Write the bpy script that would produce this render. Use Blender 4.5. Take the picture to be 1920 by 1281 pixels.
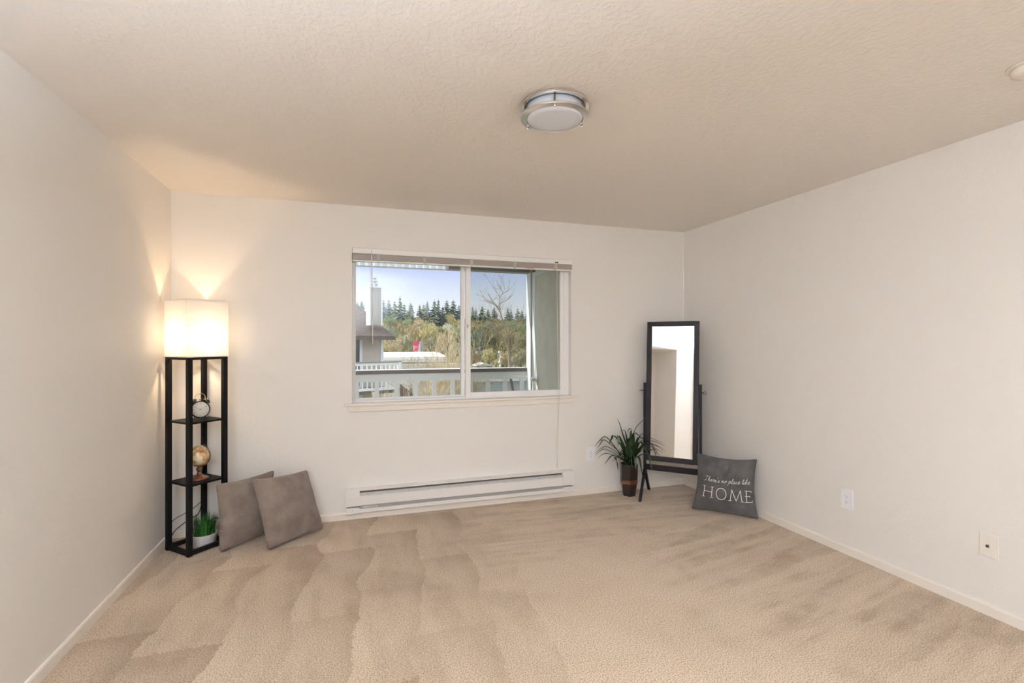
import bpy, bmesh, math, random
from mathutils import Vector, Matrix, noise as mnoise
random.seed(7)
for _o in list(bpy.data.objects):
    bpy.data.objects.remove(_o)
S = bpy.context.scene
COL = S.collection
R = math.radians

# ------------------------------------------------------------------ camera
CAM_H, YAW, FPX = 1.381, 0.3140, 917.6
cam = bpy.data.objects.new('camera', bpy.data.cameras.new('camera'))
COL.objects.link(cam)
cam.location = (0, 0, CAM_H)
cam.rotation_euler = (R(90), 0, -YAW)
cam.data.sensor_width = 36.0
cam.data.lens = FPX / 1920 * 36.0
cam.data.clip_start = .02
cam.data.clip_end = 2000
S.camera = cam

# ------------------------------------------------------------------ sky, sun, bounced flash, exposure
S.view_settings.view_transform = 'Standard'
S.view_settings.look = 'None'
S.view_settings.exposure = 0.0
S.view_settings.gamma = 1.0
S.view_settings.use_curve_mapping = False
S.cycles.max_bounces = 14
S.cycles.diffuse_bounces = 8
S.cycles.transparent_max_bounces = 24
S.cycles.sample_clamp_indirect = 6.0
S.cycles.caustics_reflective = False
S.cycles.caustics_refractive = False
try:
    S.cycles.use_denoising = True
except Exception:
    pass

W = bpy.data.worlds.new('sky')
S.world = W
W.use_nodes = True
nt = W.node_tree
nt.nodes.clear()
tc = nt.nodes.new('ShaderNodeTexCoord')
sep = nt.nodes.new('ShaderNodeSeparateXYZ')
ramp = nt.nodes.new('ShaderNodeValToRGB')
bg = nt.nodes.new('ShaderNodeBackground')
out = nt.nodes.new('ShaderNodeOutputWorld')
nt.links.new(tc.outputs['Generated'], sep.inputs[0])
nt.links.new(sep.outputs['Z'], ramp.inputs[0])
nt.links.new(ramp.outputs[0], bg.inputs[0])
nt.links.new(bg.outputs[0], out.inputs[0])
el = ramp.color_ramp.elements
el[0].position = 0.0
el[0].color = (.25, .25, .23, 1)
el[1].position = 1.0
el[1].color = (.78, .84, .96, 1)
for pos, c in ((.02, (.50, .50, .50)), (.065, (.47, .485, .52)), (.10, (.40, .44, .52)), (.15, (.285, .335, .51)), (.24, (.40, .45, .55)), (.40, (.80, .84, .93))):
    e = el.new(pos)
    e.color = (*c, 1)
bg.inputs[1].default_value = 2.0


def light(name, kind, loc, energy, color, aim=None, **kw):
    d = bpy.data.lights.new(name, kind)
    d.energy = energy
    d.color = color
    for k, v in kw.items():
        setattr(d, k, v)
    o = bpy.data.objects.new(name, d)
    COL.objects.link(o)
    o.location = loc
    if aim is not None:
        o.rotation_euler = Vector(aim).to_track_quat('-Z', 'Y').to_euler()
    return o


light('sun', 'SUN', (-20, 10, 20), 5.5, (1.0, .95, .87), aim=(.82, -.10, -.55), angle=R(.6))
# the photographer's flash head beside the camera, turned up and back at ceiling and wall
light('bounce_flash', 'AREA', (-.30, -.55, 1.70), 445, (.765, .875, 1.0), aim=(-.20, -.18, .95), shape='DISK', size=.30)

# ------------------------------------------------------------------ helpers
def lin(r, g, b):
    f = lambda c: (c / 255 / 12.92) if c / 255 <= .04045 else ((c / 255 + .055) / 1.055) ** 2.4
    return (f(r), f(g), f(b))


def un(u, v, axis, val):
    """world point seen at pixel (u,v) of the 1920x1281 frame on the plane axis=val"""
    c, s = math.cos(YAW), math.sin(YAW)
    a, b = (u - 960) / FPX, (640.5 - v) / FPX
    d = Vector((s + c * a, c - s * a, b))
    o = Vector((0, 0, CAM_H))
    return o + d * ((val - o[axis]) / d[axis])


def ray(u, v):
    c, s = math.cos(YAW), math.sin(YAW)
    a, b = (u - 960) / FPX, (640.5 - v) / FPX
    return Vector((s + c * a, c - s * a, b))


def at_len(u, v, base, L, far=True):
    d = ray(u, v)
    o = Vector((0, 0, CAM_H)) - base
    A, B, Cc = d.dot(d), 2 * d.dot(o), o.dot(o) - L * L
    q = max(0.0, B * B - 4 * A * Cc) ** .5
    return Vector((0, 0, CAM_H)) + d * ((-B + (q if far else -q)) / (2 * A))


def mat(name, col, rough=.5, metal=0.0, bump=None, var=None, spec=.5, trans=0.0, emit=None, coat=0.0, sheen=0.0):
    m = bpy.data.materials.new(name)
    m.use_nodes = True
    N, L = m.node_tree.nodes, m.node_tree.links
    p = N['Principled BSDF']
    p.inputs['Base Color'].default_value = (*col, 1)
    p.inputs['Roughness'].default_value = rough
    p.inputs['Metallic'].default_value = metal
    p.inputs['Specular IOR Level'].default_value = spec
    p.inputs['Coat Weight'].default_value = coat
    p.inputs['Sheen Weight'].default_value = sheen
    if trans:
        p.inputs['Transmission Weight'].default_value = trans
    if emit:
        p.inputs['Emission Color'].default_value = (*emit[0], 1)
        p.inputs['Emission Strength'].default_value = emit[1]
    t = N.new('ShaderNodeTexCoord')
    if var:                                   # (colour, noise scale, lo, hi)
        n = N.new('ShaderNodeTexNoise')
        n.inputs['Scale'].default_value = var[1]
        n.inputs['Detail'].default_value = 6
        L.new(t.outputs['Object'], n.inputs['Vector'])
        mr = N.new('ShaderNodeMapRange')
        mr.inputs[1].default_value = var[2]
        mr.inputs[2].default_value = var[3]
        L.new(n.outputs[0], mr.inputs[0])
        mx = N.new('ShaderNodeMix')
        mx.data_type = 'RGBA'
        mx.inputs[6].default_value = (*col, 1)
        mx.inputs[7].default_value = (*var[0], 1)
        L.new(mr.outputs[0], mx.inputs[0])
        L.new(mx.outputs[2], p.inputs['Base Color'])
    if bump:                                  # (scale, strength, distance)
        n = N.new('ShaderNodeTexNoise')
        n.inputs['Scale'].default_value = bump[0]
        n.inputs['Detail'].default_value = 4
        L.new(t.outputs['Object'], n.inputs['Vector'])
        b = N.new('ShaderNodeBump')
        b.inputs['Strength'].default_value = bump[1]
        b.inputs['Distance'].default_value = bump[2]
        L.new(n.outputs[0], b.inputs['Height'])
        L.new(b.outputs[0], p.inputs['Normal'])
    return m


class MB:
    def __init__(s):
        s.v, s.f, s.sm = [], [], []

    def add(s, verts, faces, smooth=False):
        k = len(s.v)
        s.v += [tuple(x) for x in verts]
        s.f += [tuple(i + k for i in f) for f in faces]
        s.sm += [smooth] * len(faces)
        return s

    def box(s, x0, x1, y0, y1, z0, z1):
        v = [(x, y, z) for z in (z0, z1) for y in (y0, y1) for x in (x0, x1)]
        return s.add(v, [(0, 2, 3, 1), (4, 5, 7, 6), (0, 1, 5, 4), (2, 6, 7, 3), (0, 4, 6, 2), (1, 3, 7, 5)])

    def obox(s, c, ax, ay, az):
        c, ax, ay, az = Vector(c), Vector(ax), Vector(ay), Vector(az)
        v = [c + ax * x + ay * y + az * z for z in (-1, 1) for y in (-1, 1) for x in (-1, 1)]
        return s.add(v, [(0, 2, 3, 1), (4, 5, 7, 6), (0, 1, 5, 4), (2, 6, 7, 3), (0, 4, 6, 2), (1, 3, 7, 5)])

    def bar(s, p0, p1, w, h, side=None):
        p0, p1 = Vector(p0), Vector(p1)
        d = p1 - p0
        if side is None:
            side = Vector((1, 0, 0)) if abs(d.normalized().x) < .9 else Vector((0, 1, 0))
        side = Vector(side)
        side = (side - d.normalized() * side.dot(d.normalized())).normalized()
        up = d.normalized().cross(side)
        return s.obox((p0 + p1) / 2, d / 2, side * (w / 2), up * (h / 2))

    def tube(s, pts, rad, n=8, smooth=True, cap=True):
        pts = [Vector(p) for p in pts]
        if not isinstance(rad, (list, tuple)):
            rad = [rad] * len(pts)
        rings = []
        pn = None
        for i, p in enumerate(pts):
            d = (pts[min(i + 1, len(pts) - 1)] - pts[max(i - 1, 0)])
            d = d.normalized() if d.length > 1e-9 else Vector((0, 0, 1))
            a = pn if pn is not None else (Vector((1, 0, 0)) if abs(d.x) < .8 else Vector((0, 1, 0)))
            a = (a - d * a.dot(d))
            a = a.normalized() if a.length > 1e-6 else d.orthogonal().normalized()
            pn = a
            b = d.cross(a)
            rings.append([p + (a * math.cos(2 * math.pi * k / n) + b * math.sin(2 * math.pi * k / n)) * rad[i] for k in range(n)])
        v = [x for r_ in rings for x in r_]
        f = []
        for i in range(len(pts) - 1):
            for k in range(n):
                f.append((i * n + k, i * n + (k + 1) % n, (i + 1) * n + (k + 1) % n, (i + 1) * n + k))
        if cap:
            f.append(tuple(range(n - 1, -1, -1)))
            f.append(tuple(range((len(pts) - 1) * n, len(pts) * n)))
        return s.add(v, f, smooth)

    def lathe(s, prof, c=(0, 0, 0), n=40, ax=(0, 0, 1), xd=None, smooth=True, closed=False):
        ax = Vector(ax).normalized()
        xd = Vector(xd) if xd else ax.orthogonal().normalized()
        yd = ax.cross(xd)
        c = Vector(c)
        m = len(prof)
        v = []
        for r_, z in prof:
            for k in range(n):
                t = 2 * math.pi * k / n
                v.append(c + ax * z + (xd * math.cos(t) + yd * math.sin(t)) * r_)
        f = []
        for i in range(m if closed else m - 1):
            j = (i + 1) % m
            for k in range(n):
                f.append((i * n + k, i * n + (k + 1) % n, j * n + (k + 1) % n, j * n + k))
        if not closed:
            if prof[0][0] > 1e-6:
                f.append(tuple(range(n - 1, -1, -1)))
            if prof[-1][0] > 1e-6:
                f.append(tuple(range((m - 1) * n, m * n)))
        return s.add(v, f, smooth)

    def prism(s, poly, ext):
        """polygon (3-D points) extruded by vector ext"""
        n = len(poly)
        a = [Vector(p) for p in poly]
        v = a + [p + Vector(ext) for p in a]
        f = [tuple(range(n)), tuple(range(2 * n - 1, n - 1, -1))]
        f += [(i, i + n, (i + 1) % n + n, (i + 1) % n) for i in range(n)]
        return s.add(v, f)

    def build(s, name, m, parent=None, bevel=0.0, seg=2, recalc=True):
        me = bpy.data.meshes.new(name)
        me.from_pydata(s.v, [], s.f)
        me.polygons.foreach_set('use_smooth', s.sm)
        if recalc and len(s.f) < 60000:
            b = bmesh.new()
            b.from_mesh(me)
            bmesh.ops.remove_doubles(b, verts=b.verts, dist=1e-6)
            bmesh.ops.recalc_face_normals(b, faces=b.faces)
            b.to_mesh(me)
            b.free()
        if m is not None:
            me.materials.append(m)
        o = bpy.data.objects.new(name, me)
        COL.objects.link(o)
        if parent is not None:
            o.parent = parent
        if bevel:
            md = o.modifiers.new('bevel', 'BEVEL')
            md.width = bevel
            md.segments = seg
            md.limit_method = 'ANGLE'
            md.angle_limit = R(35)
        return o


def tag(o, label, cat, group=None, kind=None):
    o['label'] = label
    o['category'] = cat
    if group:
        o['group'] = group
    if kind:
        o['kind'] = kind
    return o


def thing(name, label, cat, loc=(0, 0, 0), rz=0.0, group=None):
    o = bpy.data.objects.new(name, None)
    COL.objects.link(o)
    o.location = loc
    o.rotation_euler = (0, 0, rz)
    o.empty_display_size = .1
    return tag(o, label, cat, group)


def struct(o, label=None):
    o['kind'] = 'structure'
    if label:
        o['label'] = label
        o['category'] = 'room'
    return o


def smoothline(P, k=5):
    P = [Vector(p) for p in P]
    if len(P) < 3:
        return P
    o = []
    for i in range(len(P) - 1):
        a, b, c, d = P[max(i - 1, 0)], P[i], P[i + 1], P[min(i + 2, len(P) - 1)]
        for j in range(k):
            t = j / k
            o.append(.5 * ((2 * b) + (c - a) * t + (2 * a - 5 * b + 4 * c - d) * t * t + (3 * b - a - 3 * c + d) * t ** 3))
    o.append(P[-1])
    return o


# ------------------------------------------------------------------ room materials
def textured_paint(name, col, scale, strength, dist, rough=.55, stretch=(1, 1, 1)):
    m = mat(name, col, rough, spec=.35)
    N, L = m.node_tree.nodes, m.node_tree.links
    p = N['Principled BSDF']
    t = N.new('ShaderNodeTexCoord')
    mp = N.new('ShaderNodeMapping')
    mp.inputs['Scale'].default_value = stretch
    L.new(t.outputs['Object'], mp.inputs['Vector'])
    n = N.new('ShaderNodeTexNoise')
    n.inputs['Scale'].default_value = scale
    n.inputs['Detail'].default_value = 3
    n.inputs['Roughness'].default_value = .55
    L.new(mp.outputs[0], n.inputs['Vector'])
    cr = N.new('ShaderNodeMapRange')
    cr.interpolation_type = 'SMOOTHSTEP'
    cr.inputs[1].default_value = .42
    cr.inputs[2].default_value = .62
    L.new(n.outputs[0], cr.inputs[0])
    b = N.new('ShaderNodeBump')
    b.inputs['Strength'].default_value = strength
    b.inputs['Distance'].default_value = dist
    L.new(cr.outputs[0], b.inputs['Height'])
    L.new(b.outputs[0], p.inputs['Normal'])
    return m


WALLC = (.80, .775, .745)
M_wall = textured_paint('wall_paint', WALLC, 60, .25, .0010)
M_ceil = textured_paint('ceiling_paint', (.79, .75, .71), 48, .32, .0018, stretch=(1, .8, 1))
M_trim = mat('trim_paint', (.82, .77, .71), .38, spec=.4)
M_vinyl = mat('white_vinyl', (.90, .90, .90), .32, spec=.5)
M_white = mat('white_enamel', (.82, .80, .79), .35, spec=.5)


def carpet_material():
    m = mat('cut_pile_carpet', (.5, .4, .3), .95, spec=.1, sheen=.25)
    N, L = m.node_tree.nodes, m.node_tree.links
    p = N['Principled BSDF']
    t = N.new('ShaderNodeTexCoord')
    sep = N.new('ShaderNodeSeparateXYZ')
    L.new(t.outputs['Object'], sep.inputs[0])

    def mth(op, a, b=None, c=None):
        n = N.new('ShaderNodeMath')
        n.operation = op
        for i, x in enumerate((a, b, c)):
            if x is None:
                continue
            if isinstance(x, (int, float)):
                n.inputs[i].default_value = x
            else:
                L.new(x, n.inputs[i])
        return n.outputs[0]

    def strokes(rot, along, across, seed, lo, hi):
        """vacuum strokes: bands long in one direction, ragged at their ends"""
        mp = N.new('ShaderNodeMapping')
        mp.inputs['Rotation'].default_value = (0, 0, rot)
        mp.inputs['Location'].default_value = (seed, seed * .7, 0)
        L.new(t.outputs['Object'], mp.inputs['Vector'])
        m2 = N.new('ShaderNodeMapping')
        m2.inputs['Scale'].default_value = (across, along, 1)
        L.new(mp.outputs[0], m2.inputs['Vector'])
        n = N.new('ShaderNodeTexNoise')
        n.inputs['Scale'].default_value = 1.0
        n.inputs['Detail'].default_value = 2.5
        n.inputs['Roughness'].default_value = .5
        n.inputs['Distortion'].default_value = .25
        L.new(m2.outputs[0], n.inputs['Vector'])
        mr = N.new('ShaderNodeMapRange')
        mr.interpolation_type = 'SMOOTHSTEP'
        mr.inputs[1].default_value = lo
        mr.inputs[2].default_value = hi
        L.new(n.outputs[0], mr.inputs[0])
        return mr.outputs[0]

    def saw(rot, period, off, along, seed):
        """one vacuum pass beside the next: sharp on one side, fading to the other"""
        mp = N.new('ShaderNodeMapping')
        mp.inputs['Rotation'].default_value = (0, 0, rot)
        L.new(t.outputs['Object'], mp.inputs['Vector'])
        s2 = N.new('ShaderNodeSeparateXYZ')
        L.new(mp.outputs[0], s2.inputs[0])
        nz = N.new('ShaderNodeTexNoise')
        nz.inputs['Scale'].default_value = 1.6
        nz.inputs['Detail'].default_value = 3
        L.new(t.outputs['Object'], nz.inputs['Vector'])
        x = mth('ADD', s2.outputs[0], mth('MULTIPLY', nz.outputs[0], .16))
        fr = mth('FRACT', mth('ADD', mth('DIVIDE', x, period), off))
        return mth('POWER', fr, 2.2)

    def patch(rot, sx, sy, seed, dist):
        nz = N.new('ShaderNodeTexNoise')
        nz.inputs['Scale'].default_value = 9
        nz.inputs['Detail'].default_value = 5
        nz.inputs['Roughness'].default_value = .7
        L.new(t.outputs['Object'], nz.inputs['Vector'])
        vm = N.new('ShaderNodeVectorMath')
        vm.operation = 'MULTIPLY_ADD'
        L.new(nz.outputs['Color'], vm.inputs[0])
        vm.inputs[1].default_value = (dist, dist, 0)
        L.new(t.outputs['Object'], vm.inputs[2])
        mp = N.new('ShaderNodeMapping')
        mp.inputs['Rotation'].default_value = (0, 0, rot)
        L.new(vm.outputs[0], mp.inputs['Vector'])
        m2 = N.new('ShaderNodeMapping')
        m2.inputs['Scale'].default_value = (sx, sy, 0)
        m2.inputs['Location'].default_value = (seed, seed * .37, 0)
        L.new(mp.outputs[0], m2.inputs['Vector'])
        vo = N.new('ShaderNodeTexVoronoi')
        vo.voronoi_dimensions = '2D'
        vo.distance = 'MANHATTAN'
        vo.inputs['Scale'].default_value = 1
        vo.inputs['Randomness'].default_value = .8
        L.new(m2.outputs[0], vo.inputs['Vector'])
        s3 = N.new('ShaderNodeSeparateColor')
        L.new(vo.outputs['Color'], s3.inputs[0])
        return s3.outputs[0]

    x, y = sep.outputs[0], sep.outputs[1]

    def step(v, a, b):
        mr = N.new('ShaderNodeMapRange')
        mr.interpolation_type = 'SMOOTHSTEP'
        mr.inputs[1].default_value = a
        mr.inputs[2].default_value = b
        L.new(v, mr.inputs[0])
        return mr.outputs[0]

    pat = N.new('ShaderNodeTexNoise')
    pat.inputs['Scale'].default_value = 7
    pat.inputs['Detail'].default_value = 6
    pat.inputs['Roughness'].default_value = .65
    L.new(t.outputs['Object'], pat.inputs['Vector'])
    brk = N.new('ShaderNodeMapRange')
    brk.inputs[1].default_value = .34
    brk.inputs[2].default_value = .62
    brk.inputs[3].default_value = .2
    brk.inputs[4].default_value = 1.1
    L.new(pat.outputs[0], brk.inputs[0])
    sq = lambda v: mth('POWER', v, 1.6)
    fz = N.new('ShaderNodeTexNoise')
    fz.inputs['Scale'].default_value = 26
    fz.inputs['Detail'].default_value = 5
    fz.inputs['Roughness'].default_value = .75
    L.new(t.outputs['Object'], fz.inputs['Vector'])
    lo_ = N.new('ShaderNodeTexNoise')
    lo_.inputs['Scale'].default_value = 1.3
    lo_.inputs['Detail'].default_value = 2
    L.new(t.outputs['Object'], lo_.inputs['Vector'])

    def passes(px, py, skew, seed):
        cx = mth('ADD', mth('DIVIDE', mth('ADD', x, mth('MULTIPLY', y, skew)), px), mth('ADD', mth('MULTIPLY', lo_.outputs[0], 1.3), mth('MULTIPLY', fz.outputs[0], .22)))
        ci = mth('FLOOR', cx)
        w1 = N.new('ShaderNodeTexWhiteNoise')
        w1.noise_dimensions = '1D'
        L.new(mth('ADD', ci, seed), w1.inputs['W'])
        ry = mth('ADD', mth('DIVIDE', y, py), mth('ADD', mth('MULTIPLY', w1.outputs[0], 3), mth('MULTIPLY', fz.outputs[0], .15)))
        w2 = N.new('ShaderNodeTexWhiteNoise')
        w2.noise_dimensions = '1D'
        L.new(mth('ADD', mth('MULTIPLY', ci, 7.31), mth('MULTIPLY', mth('FLOOR', ry), 3.77)), w2.inputs['W'])
        side = mth('POWER', mth('FRACT', cx), 2.0)
        end = mth('POWER', mth('FRACT', ry), 3.0)
        return mth('ADD', mth('ADD', mth('MULTIPLY', w2.outputs[0], .34), mth('MULTIPLY', side, .42)), mth('MULTIPLY', end, .30))

    A = mth('ADD', mth('MULTIPLY', passes(.31, .80, -.10, 3.0), 1.08), mth('MULTIPLY', mth('MULTIPLY', strokes(R(-4), 1.4, 7.0, 3.1, .42, .62), brk.outputs[0]), .30))
    B = mth('ADD', mth('MULTIPLY', sq(patch(R(4), .9, 8.5, 7.3, .12)), .38), mth('MULTIPLY', mth('MULTIPLY', strokes(R(3), 12.5, 1.3, 8.3, .42, .60), brk.outputs[0]), .50))
    Cc = mth('ADD', mth('MULTIPLY', sq(patch(R(-14), 1.2, 8.0, 4.3, .12)), .42), mth('MULTIPLY', mth('MULTIPLY', strokes(R(-12), 11.0, 1.3, 12.7, .42, .62), brk.outputs[0]), .50))
    wob = N.new('ShaderNodeTexNoise')
    wob.inputs['Scale'].default_value = 3.5
    wob.inputs['Detail'].default_value = 3
    L.new(t.outputs['Object'], wob.inputs['Vector'])
    wb = mth('MULTIPLY', mth('SUBTRACT', wob.outputs[0], .5), .9)
    xl = mth('ADD', x, wb)
    yl = mth('ADD', y, mth('ADD', wb, mth('MULTIPLY', x, -.18)))
    right = step(xl, .55, 1.1)
    back = step(yl, 2.55, 2.95)
    # left: strokes along the room; rear middle: strokes along the window wall; right: short strokes off the right wall
    d1 = mth('ADD', mth('MULTIPLY', A, mth('SUBTRACT', 1, right)), mth('MULTIPLY', mth('MULTIPLY', B, right), back))
    edge = step(xl, 1.55, 2.15)
    d2 = mth('ADD', d1, mth('MULTIPLY', mth('MULTIPLY', Cc, edge), mth('SUBTRACT', 1, back)))
    mid = strokes(R(-40), 1.5, 2.2, 21.0, .46, .70)
    d3 = mth('ADD', mth('MULTIPLY', d2, .85), mth('MULTIPLY', mid, .22))
    # pile speckle
    sp = N.new('ShaderNodeTexNoise')
    sp.inputs['Scale'].default_value = 170
    sp.inputs['Detail'].default_value = 3
    L.new(t.outputs['Object'], sp.inputs['Vector'])
    spk = N.new('ShaderNodeMapRange')
    spk.inputs[1].default_value = .36
    spk.inputs[2].default_value = .62
    L.new(sp.outputs[0], spk.inputs[0])
    c1 = N.new('ShaderNodeMix')
    c1.data_type = 'RGBA'
    c1.inputs[6].default_value = (.575, .455, .335, 1)
    c1.inputs[7].default_value = (.325, .228, .145, 1)
    L.new(d3, c1.inputs[0])
    c2 = N.new('ShaderNodeMix')
    c2.data_type = 'RGBA'
    c2.blend_type = 'MULTIPLY'
    c2.inputs[0].default_value = 1.0
    L.new(c1.outputs[2], c2.inputs[6])
    cr = N.new('ShaderNodeMix')
    cr.data_type = 'RGBA'
    cr.inputs[6].default_value = (.50, .46, .43, 1)
    cr.inputs[7].default_value = (1.20, 1.19, 1.18, 1)
    L.new(spk.outputs[0], cr.inputs[0])
    L.new(cr.outputs[2], c2.inputs[7])
    L.new(c2.outputs[2], p.inputs['Base Color'])
    h = mth('ADD', mth('MULTIPLY', sp.outputs[0], 1.0), mth('MULTIPLY', d3, -.4))
    b = N.new('ShaderNodeBump')
    b.inputs['Strength'].default_value = .8
    b.inputs['Distance'].default_value = .006
    L.new(h, b.inputs['Height'])
    L.new(b.outputs[0], p.inputs['Normal'])
    return m


M_carpet = carpet_material()

# ------------------------------------------------------------------ room shell
XL, XR, D, YF, H = -1.215, 3.052, 4.005, -1.75, 2.44
WX0, WX1, WZ0, WZ1 = -.008, 1.858, .893, 2.112      # window opening
T = .16
struct(MB().box(XL - .9, XR + T, YF - T, D + T, -.12, 0).build('floor', M_carpet))
struct(MB().box(XL - .9, XR + T, YF - T, D + T, H, H + .15).build('ceiling', M_ceil))
wb = MB()
wb.box(XL - .9, WX0, D, D + T, 0, H).box(WX1, XR + T, D, D + T, 0, H).box(WX0, WX1, D, D + T, 0, WZ0).box(WX0, WX1, D, D + T, WZ1, H)
struct(wb.build('wall_back', M_wall))
CY0, CY1, CD, CH = .74, 1.95, .62, 2.07                # closet recess in the left wall
wl = MB()
wl.box(XL - T, XL, CY1, D, 0, H).box(XL - T, XL, YF, CY0, 0, H).box(XL - T, XL, CY0, CY1, CH, H)
wl.box(XL - CD - T, XL - CD, CY0 - T, CY1 + T, 0, CH + .1).box(XL - CD, XL - T, CY0 - T, CY0, 0, CH + .1)
wl.box(XL - CD, XL - T, CY1, CY1 + T, 0, CH + .1).box(XL - CD, XL - T, CY0, CY1, CH, CH + .1)
struct(wl.build('wall_left', M_wall))
struct(MB().box(XR, XR + T, YF, D, 0, H).build('wall_right', M_wall))
struct(MB().box(XL - T, XR + T, YF - T, YF, 0, H).build('wall_front', M_wall))


def baseboard(name, p0, p1, nrm):
    p0, p1, n = Vector(p0), Vector(p1), Vector(nrm)
    prof = [(0, 0), (.011, 0), (.011, .046), (.008, .054), (0, .056)]
    return struct(MB().prism([p0 + n * a + Vector((0, 0, b)) for a, b in prof], p1 - p0).build(name, M_trim))


baseboard('baseboard_back', (XL, D, 0), (XR, D, 0), (0, -1, 0))
baseboard('baseboard_left', (XL, CY1, 0), (XL, D - .011, 0), (1, 0, 0))
baseboard('baseboard_right', (XR, YF, 0), (XR, D - .011, 0), (-1, 0, 0))
# caulk bead up the right rear corner
struct(MB().prism([(XR, D, .056), (XR - .006, D, .056), (XR, D - .006, .056)], (0, 0, H - .056)).build('trim_1', M_trim))

# closet-side door standing against the left wall behind the camera, seen only in the mirror
dr = MB().box(XL + .002, XL + .038, -.42, .36, .012, 2.03).build('door_1', mat('door_paint', (.84, .80, .75), .4), bevel=.003)
struct(dr)
dp = MB()
for y0, y1 in ((-.32, -.07), (.01, .26)):
    for z0, z1 in ((.25, .85), (1.05, 1.85)):
        dp.box(XL + .038, XL + .044, y0, y1, z0, z1)
dp.build('door_panel', bpy.data.materials['door_paint'], dr, bevel=.004)
M_nickel = mat('brushed_nickel', (.72, .67, .61), .28, 1.0, bump=(400, .1, .0005))
MB().lathe([(.03, 0), (.03, .006), (.012, .008), (.012, .03), (.026, .04), (.028, .052), (.018, .064), (0, .066)], (XL + .038, .29, .95), 24, (1, 0, 0)).build('door_knob', M_nickel, dr)

# ------------------------------------------------------------------ window
def glass_mat(name, tint, gloss):
    m = bpy.data.materials.new(name)
    m.use_nodes = True
    N, L = m.node_tree.nodes, m.node_tree.links
    N.clear()
    o = N.new('ShaderNodeOutputMaterial')
    mx = N.new('ShaderNodeMixShader')
    tr = N.new('ShaderNodeBsdfTransparent')
    tr.inputs[0].default_value = (*tint, 1)
    gl = N.new('ShaderNodeBsdfGlossy')
    gl.inputs['Roughness'].default_value = .02
    fr = N.new('ShaderNodeFresnel')
    fr.inputs[0].default_value = 1.45
    ml = N.new('ShaderNodeMath')
    ml.operation = 'MULTIPLY'
    ml.inputs[1].default_value = gloss
    L.new(fr.outputs[0], ml.inputs[0])
    L.new(ml.outputs[0], mx.inputs[0])
    L.new(tr.outputs[0], mx.inputs[1])
    L.new(gl.outputs[0], mx.inputs[2])
    L.new(mx.outputs[0], o.inputs[0])
    return m


M_glass = glass_mat('window_glass', (.97, .98, .98), 1.0)
M_screen = glass_mat('screened_glass', (.80, .82, .81), .6)
FY = 4.06
win = bpy.data.objects.new('window_1', None)
COL.objects.link(win)
win.location = (WX0, FY, WZ0)
struct(win)


def wpart(mb, name, m, parent=win, **k):
    mb.v = [(x - WX0, y - FY, z - WZ0) for x, y, z in mb.v]
    return mb.build(name, m, parent, **k)


fr = MB()
fr.box(WX0, .012, FY, FY + .08, WZ0, WZ1).box(1.812, WX1, FY, FY + .08, WZ0, WZ1)
fr.box(.012, 1.812, FY, FY + .08, WZ1 - .045, WZ1).box(.012, 1.812, FY, FY + .08, WZ0, WZ0 + .020)
wpart(fr, 'window_frame', M_vinyl, bevel=.003)
lf = MB()
lf.box(.012, .020, FY + .04, FY + .07, .913, 2.067).box(.874, .906, FY + .035, FY + .07, .913, 2.067)
lf.box(.020, .874, FY + .04, FY + .07, .913, .927).box(.020, .874, FY + .04, FY + .07, 2.05, 2.067)
fsash = wpart(lf, 'fixed_sash', M_vinyl, bevel=.002)
wpart(MB().box(.020, .874, FY + .053, FY + .057, .927, 2.05), 'window_pane', M_glass, fsash)
sf = MB()
sf.box(.908, .950, FY + .002, FY + .034, .913, 2.067).box(1.776, 1.812, FY + .002, FY + .034, .913, 2.067)
sf.box(.950, 1.776, FY + .002, FY + .034, .913, .948).box(.950, 1.776, FY + .002, FY + .034, 2.03, 2.067)
ssash = wpart(sf, 'sliding_sash', M_vinyl, bevel=.003)
wpart(MB().box(.950, 1.776, FY + .016, FY + .020, .948, 2.03), 'window_pane', M_screen, ssash)
lt = MB().box(.9125, .921, FY - .010, FY + .002, 1.44, 1.56)
ltc = wpart(lt, 'sash_latch', M_vinyl, ssash, bevel=.002)
wpart(MB().box(.920, .926, FY - .008, FY - .001, 1.495, 1.525), 'latch_lever', mat('latch_dark', (.05, .045, .04), .5), ssash)
# drywall return is the wall itself; stool and apron
st = MB()
st.prism([(-.068, D - .038, .879), (1.912, D - .038, .879), (1.912, D, .879), (WX1, D, .879), (WX1, FY, .879), (WX0, FY, .879), (WX0, D, .879), (-.068, D, .879)], (0, 0, .019))
wpart(st, 'window_sill', M_trim, bevel=.004)
ap = MB()
ap.prism([(-.052, D - .016, .879), (1.896, D - .016, .879), (1.868, D - .016, .833), (-.022, D - .016, .833)], (0, .016, 0))
wpart(ap, 'window_apron', M_trim, bevel=.003)

# ------------------------------------------------------------------ mini blind
M_slat = mat('blind_aluminium', (.31, .265, .235), .4)
M_rail = mat('blind_rail', (.86, .85, .83), .35)
M_tape = mat('blind_tape', (.42, .375, .34), .7)
M_cord = mat('blind_cord', (.72, .65, .54), .7)
M_clearwand = mat('clear_wand', (.88, .86, .85), .2)
bl = thing('mini_blind', 'white mini blind pulled all the way up at the top of the window', 'blind', (WX0, D - .03, 2.0))
bx = lambda x: x - WX0


def bp(mb, name, m, parent=bl, **k):
    mb.v = [(x - WX0, y - (D - .03), z - 2.0) for x, y, z in mb.v]
    return mb.build(name, m, parent, **k)


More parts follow.
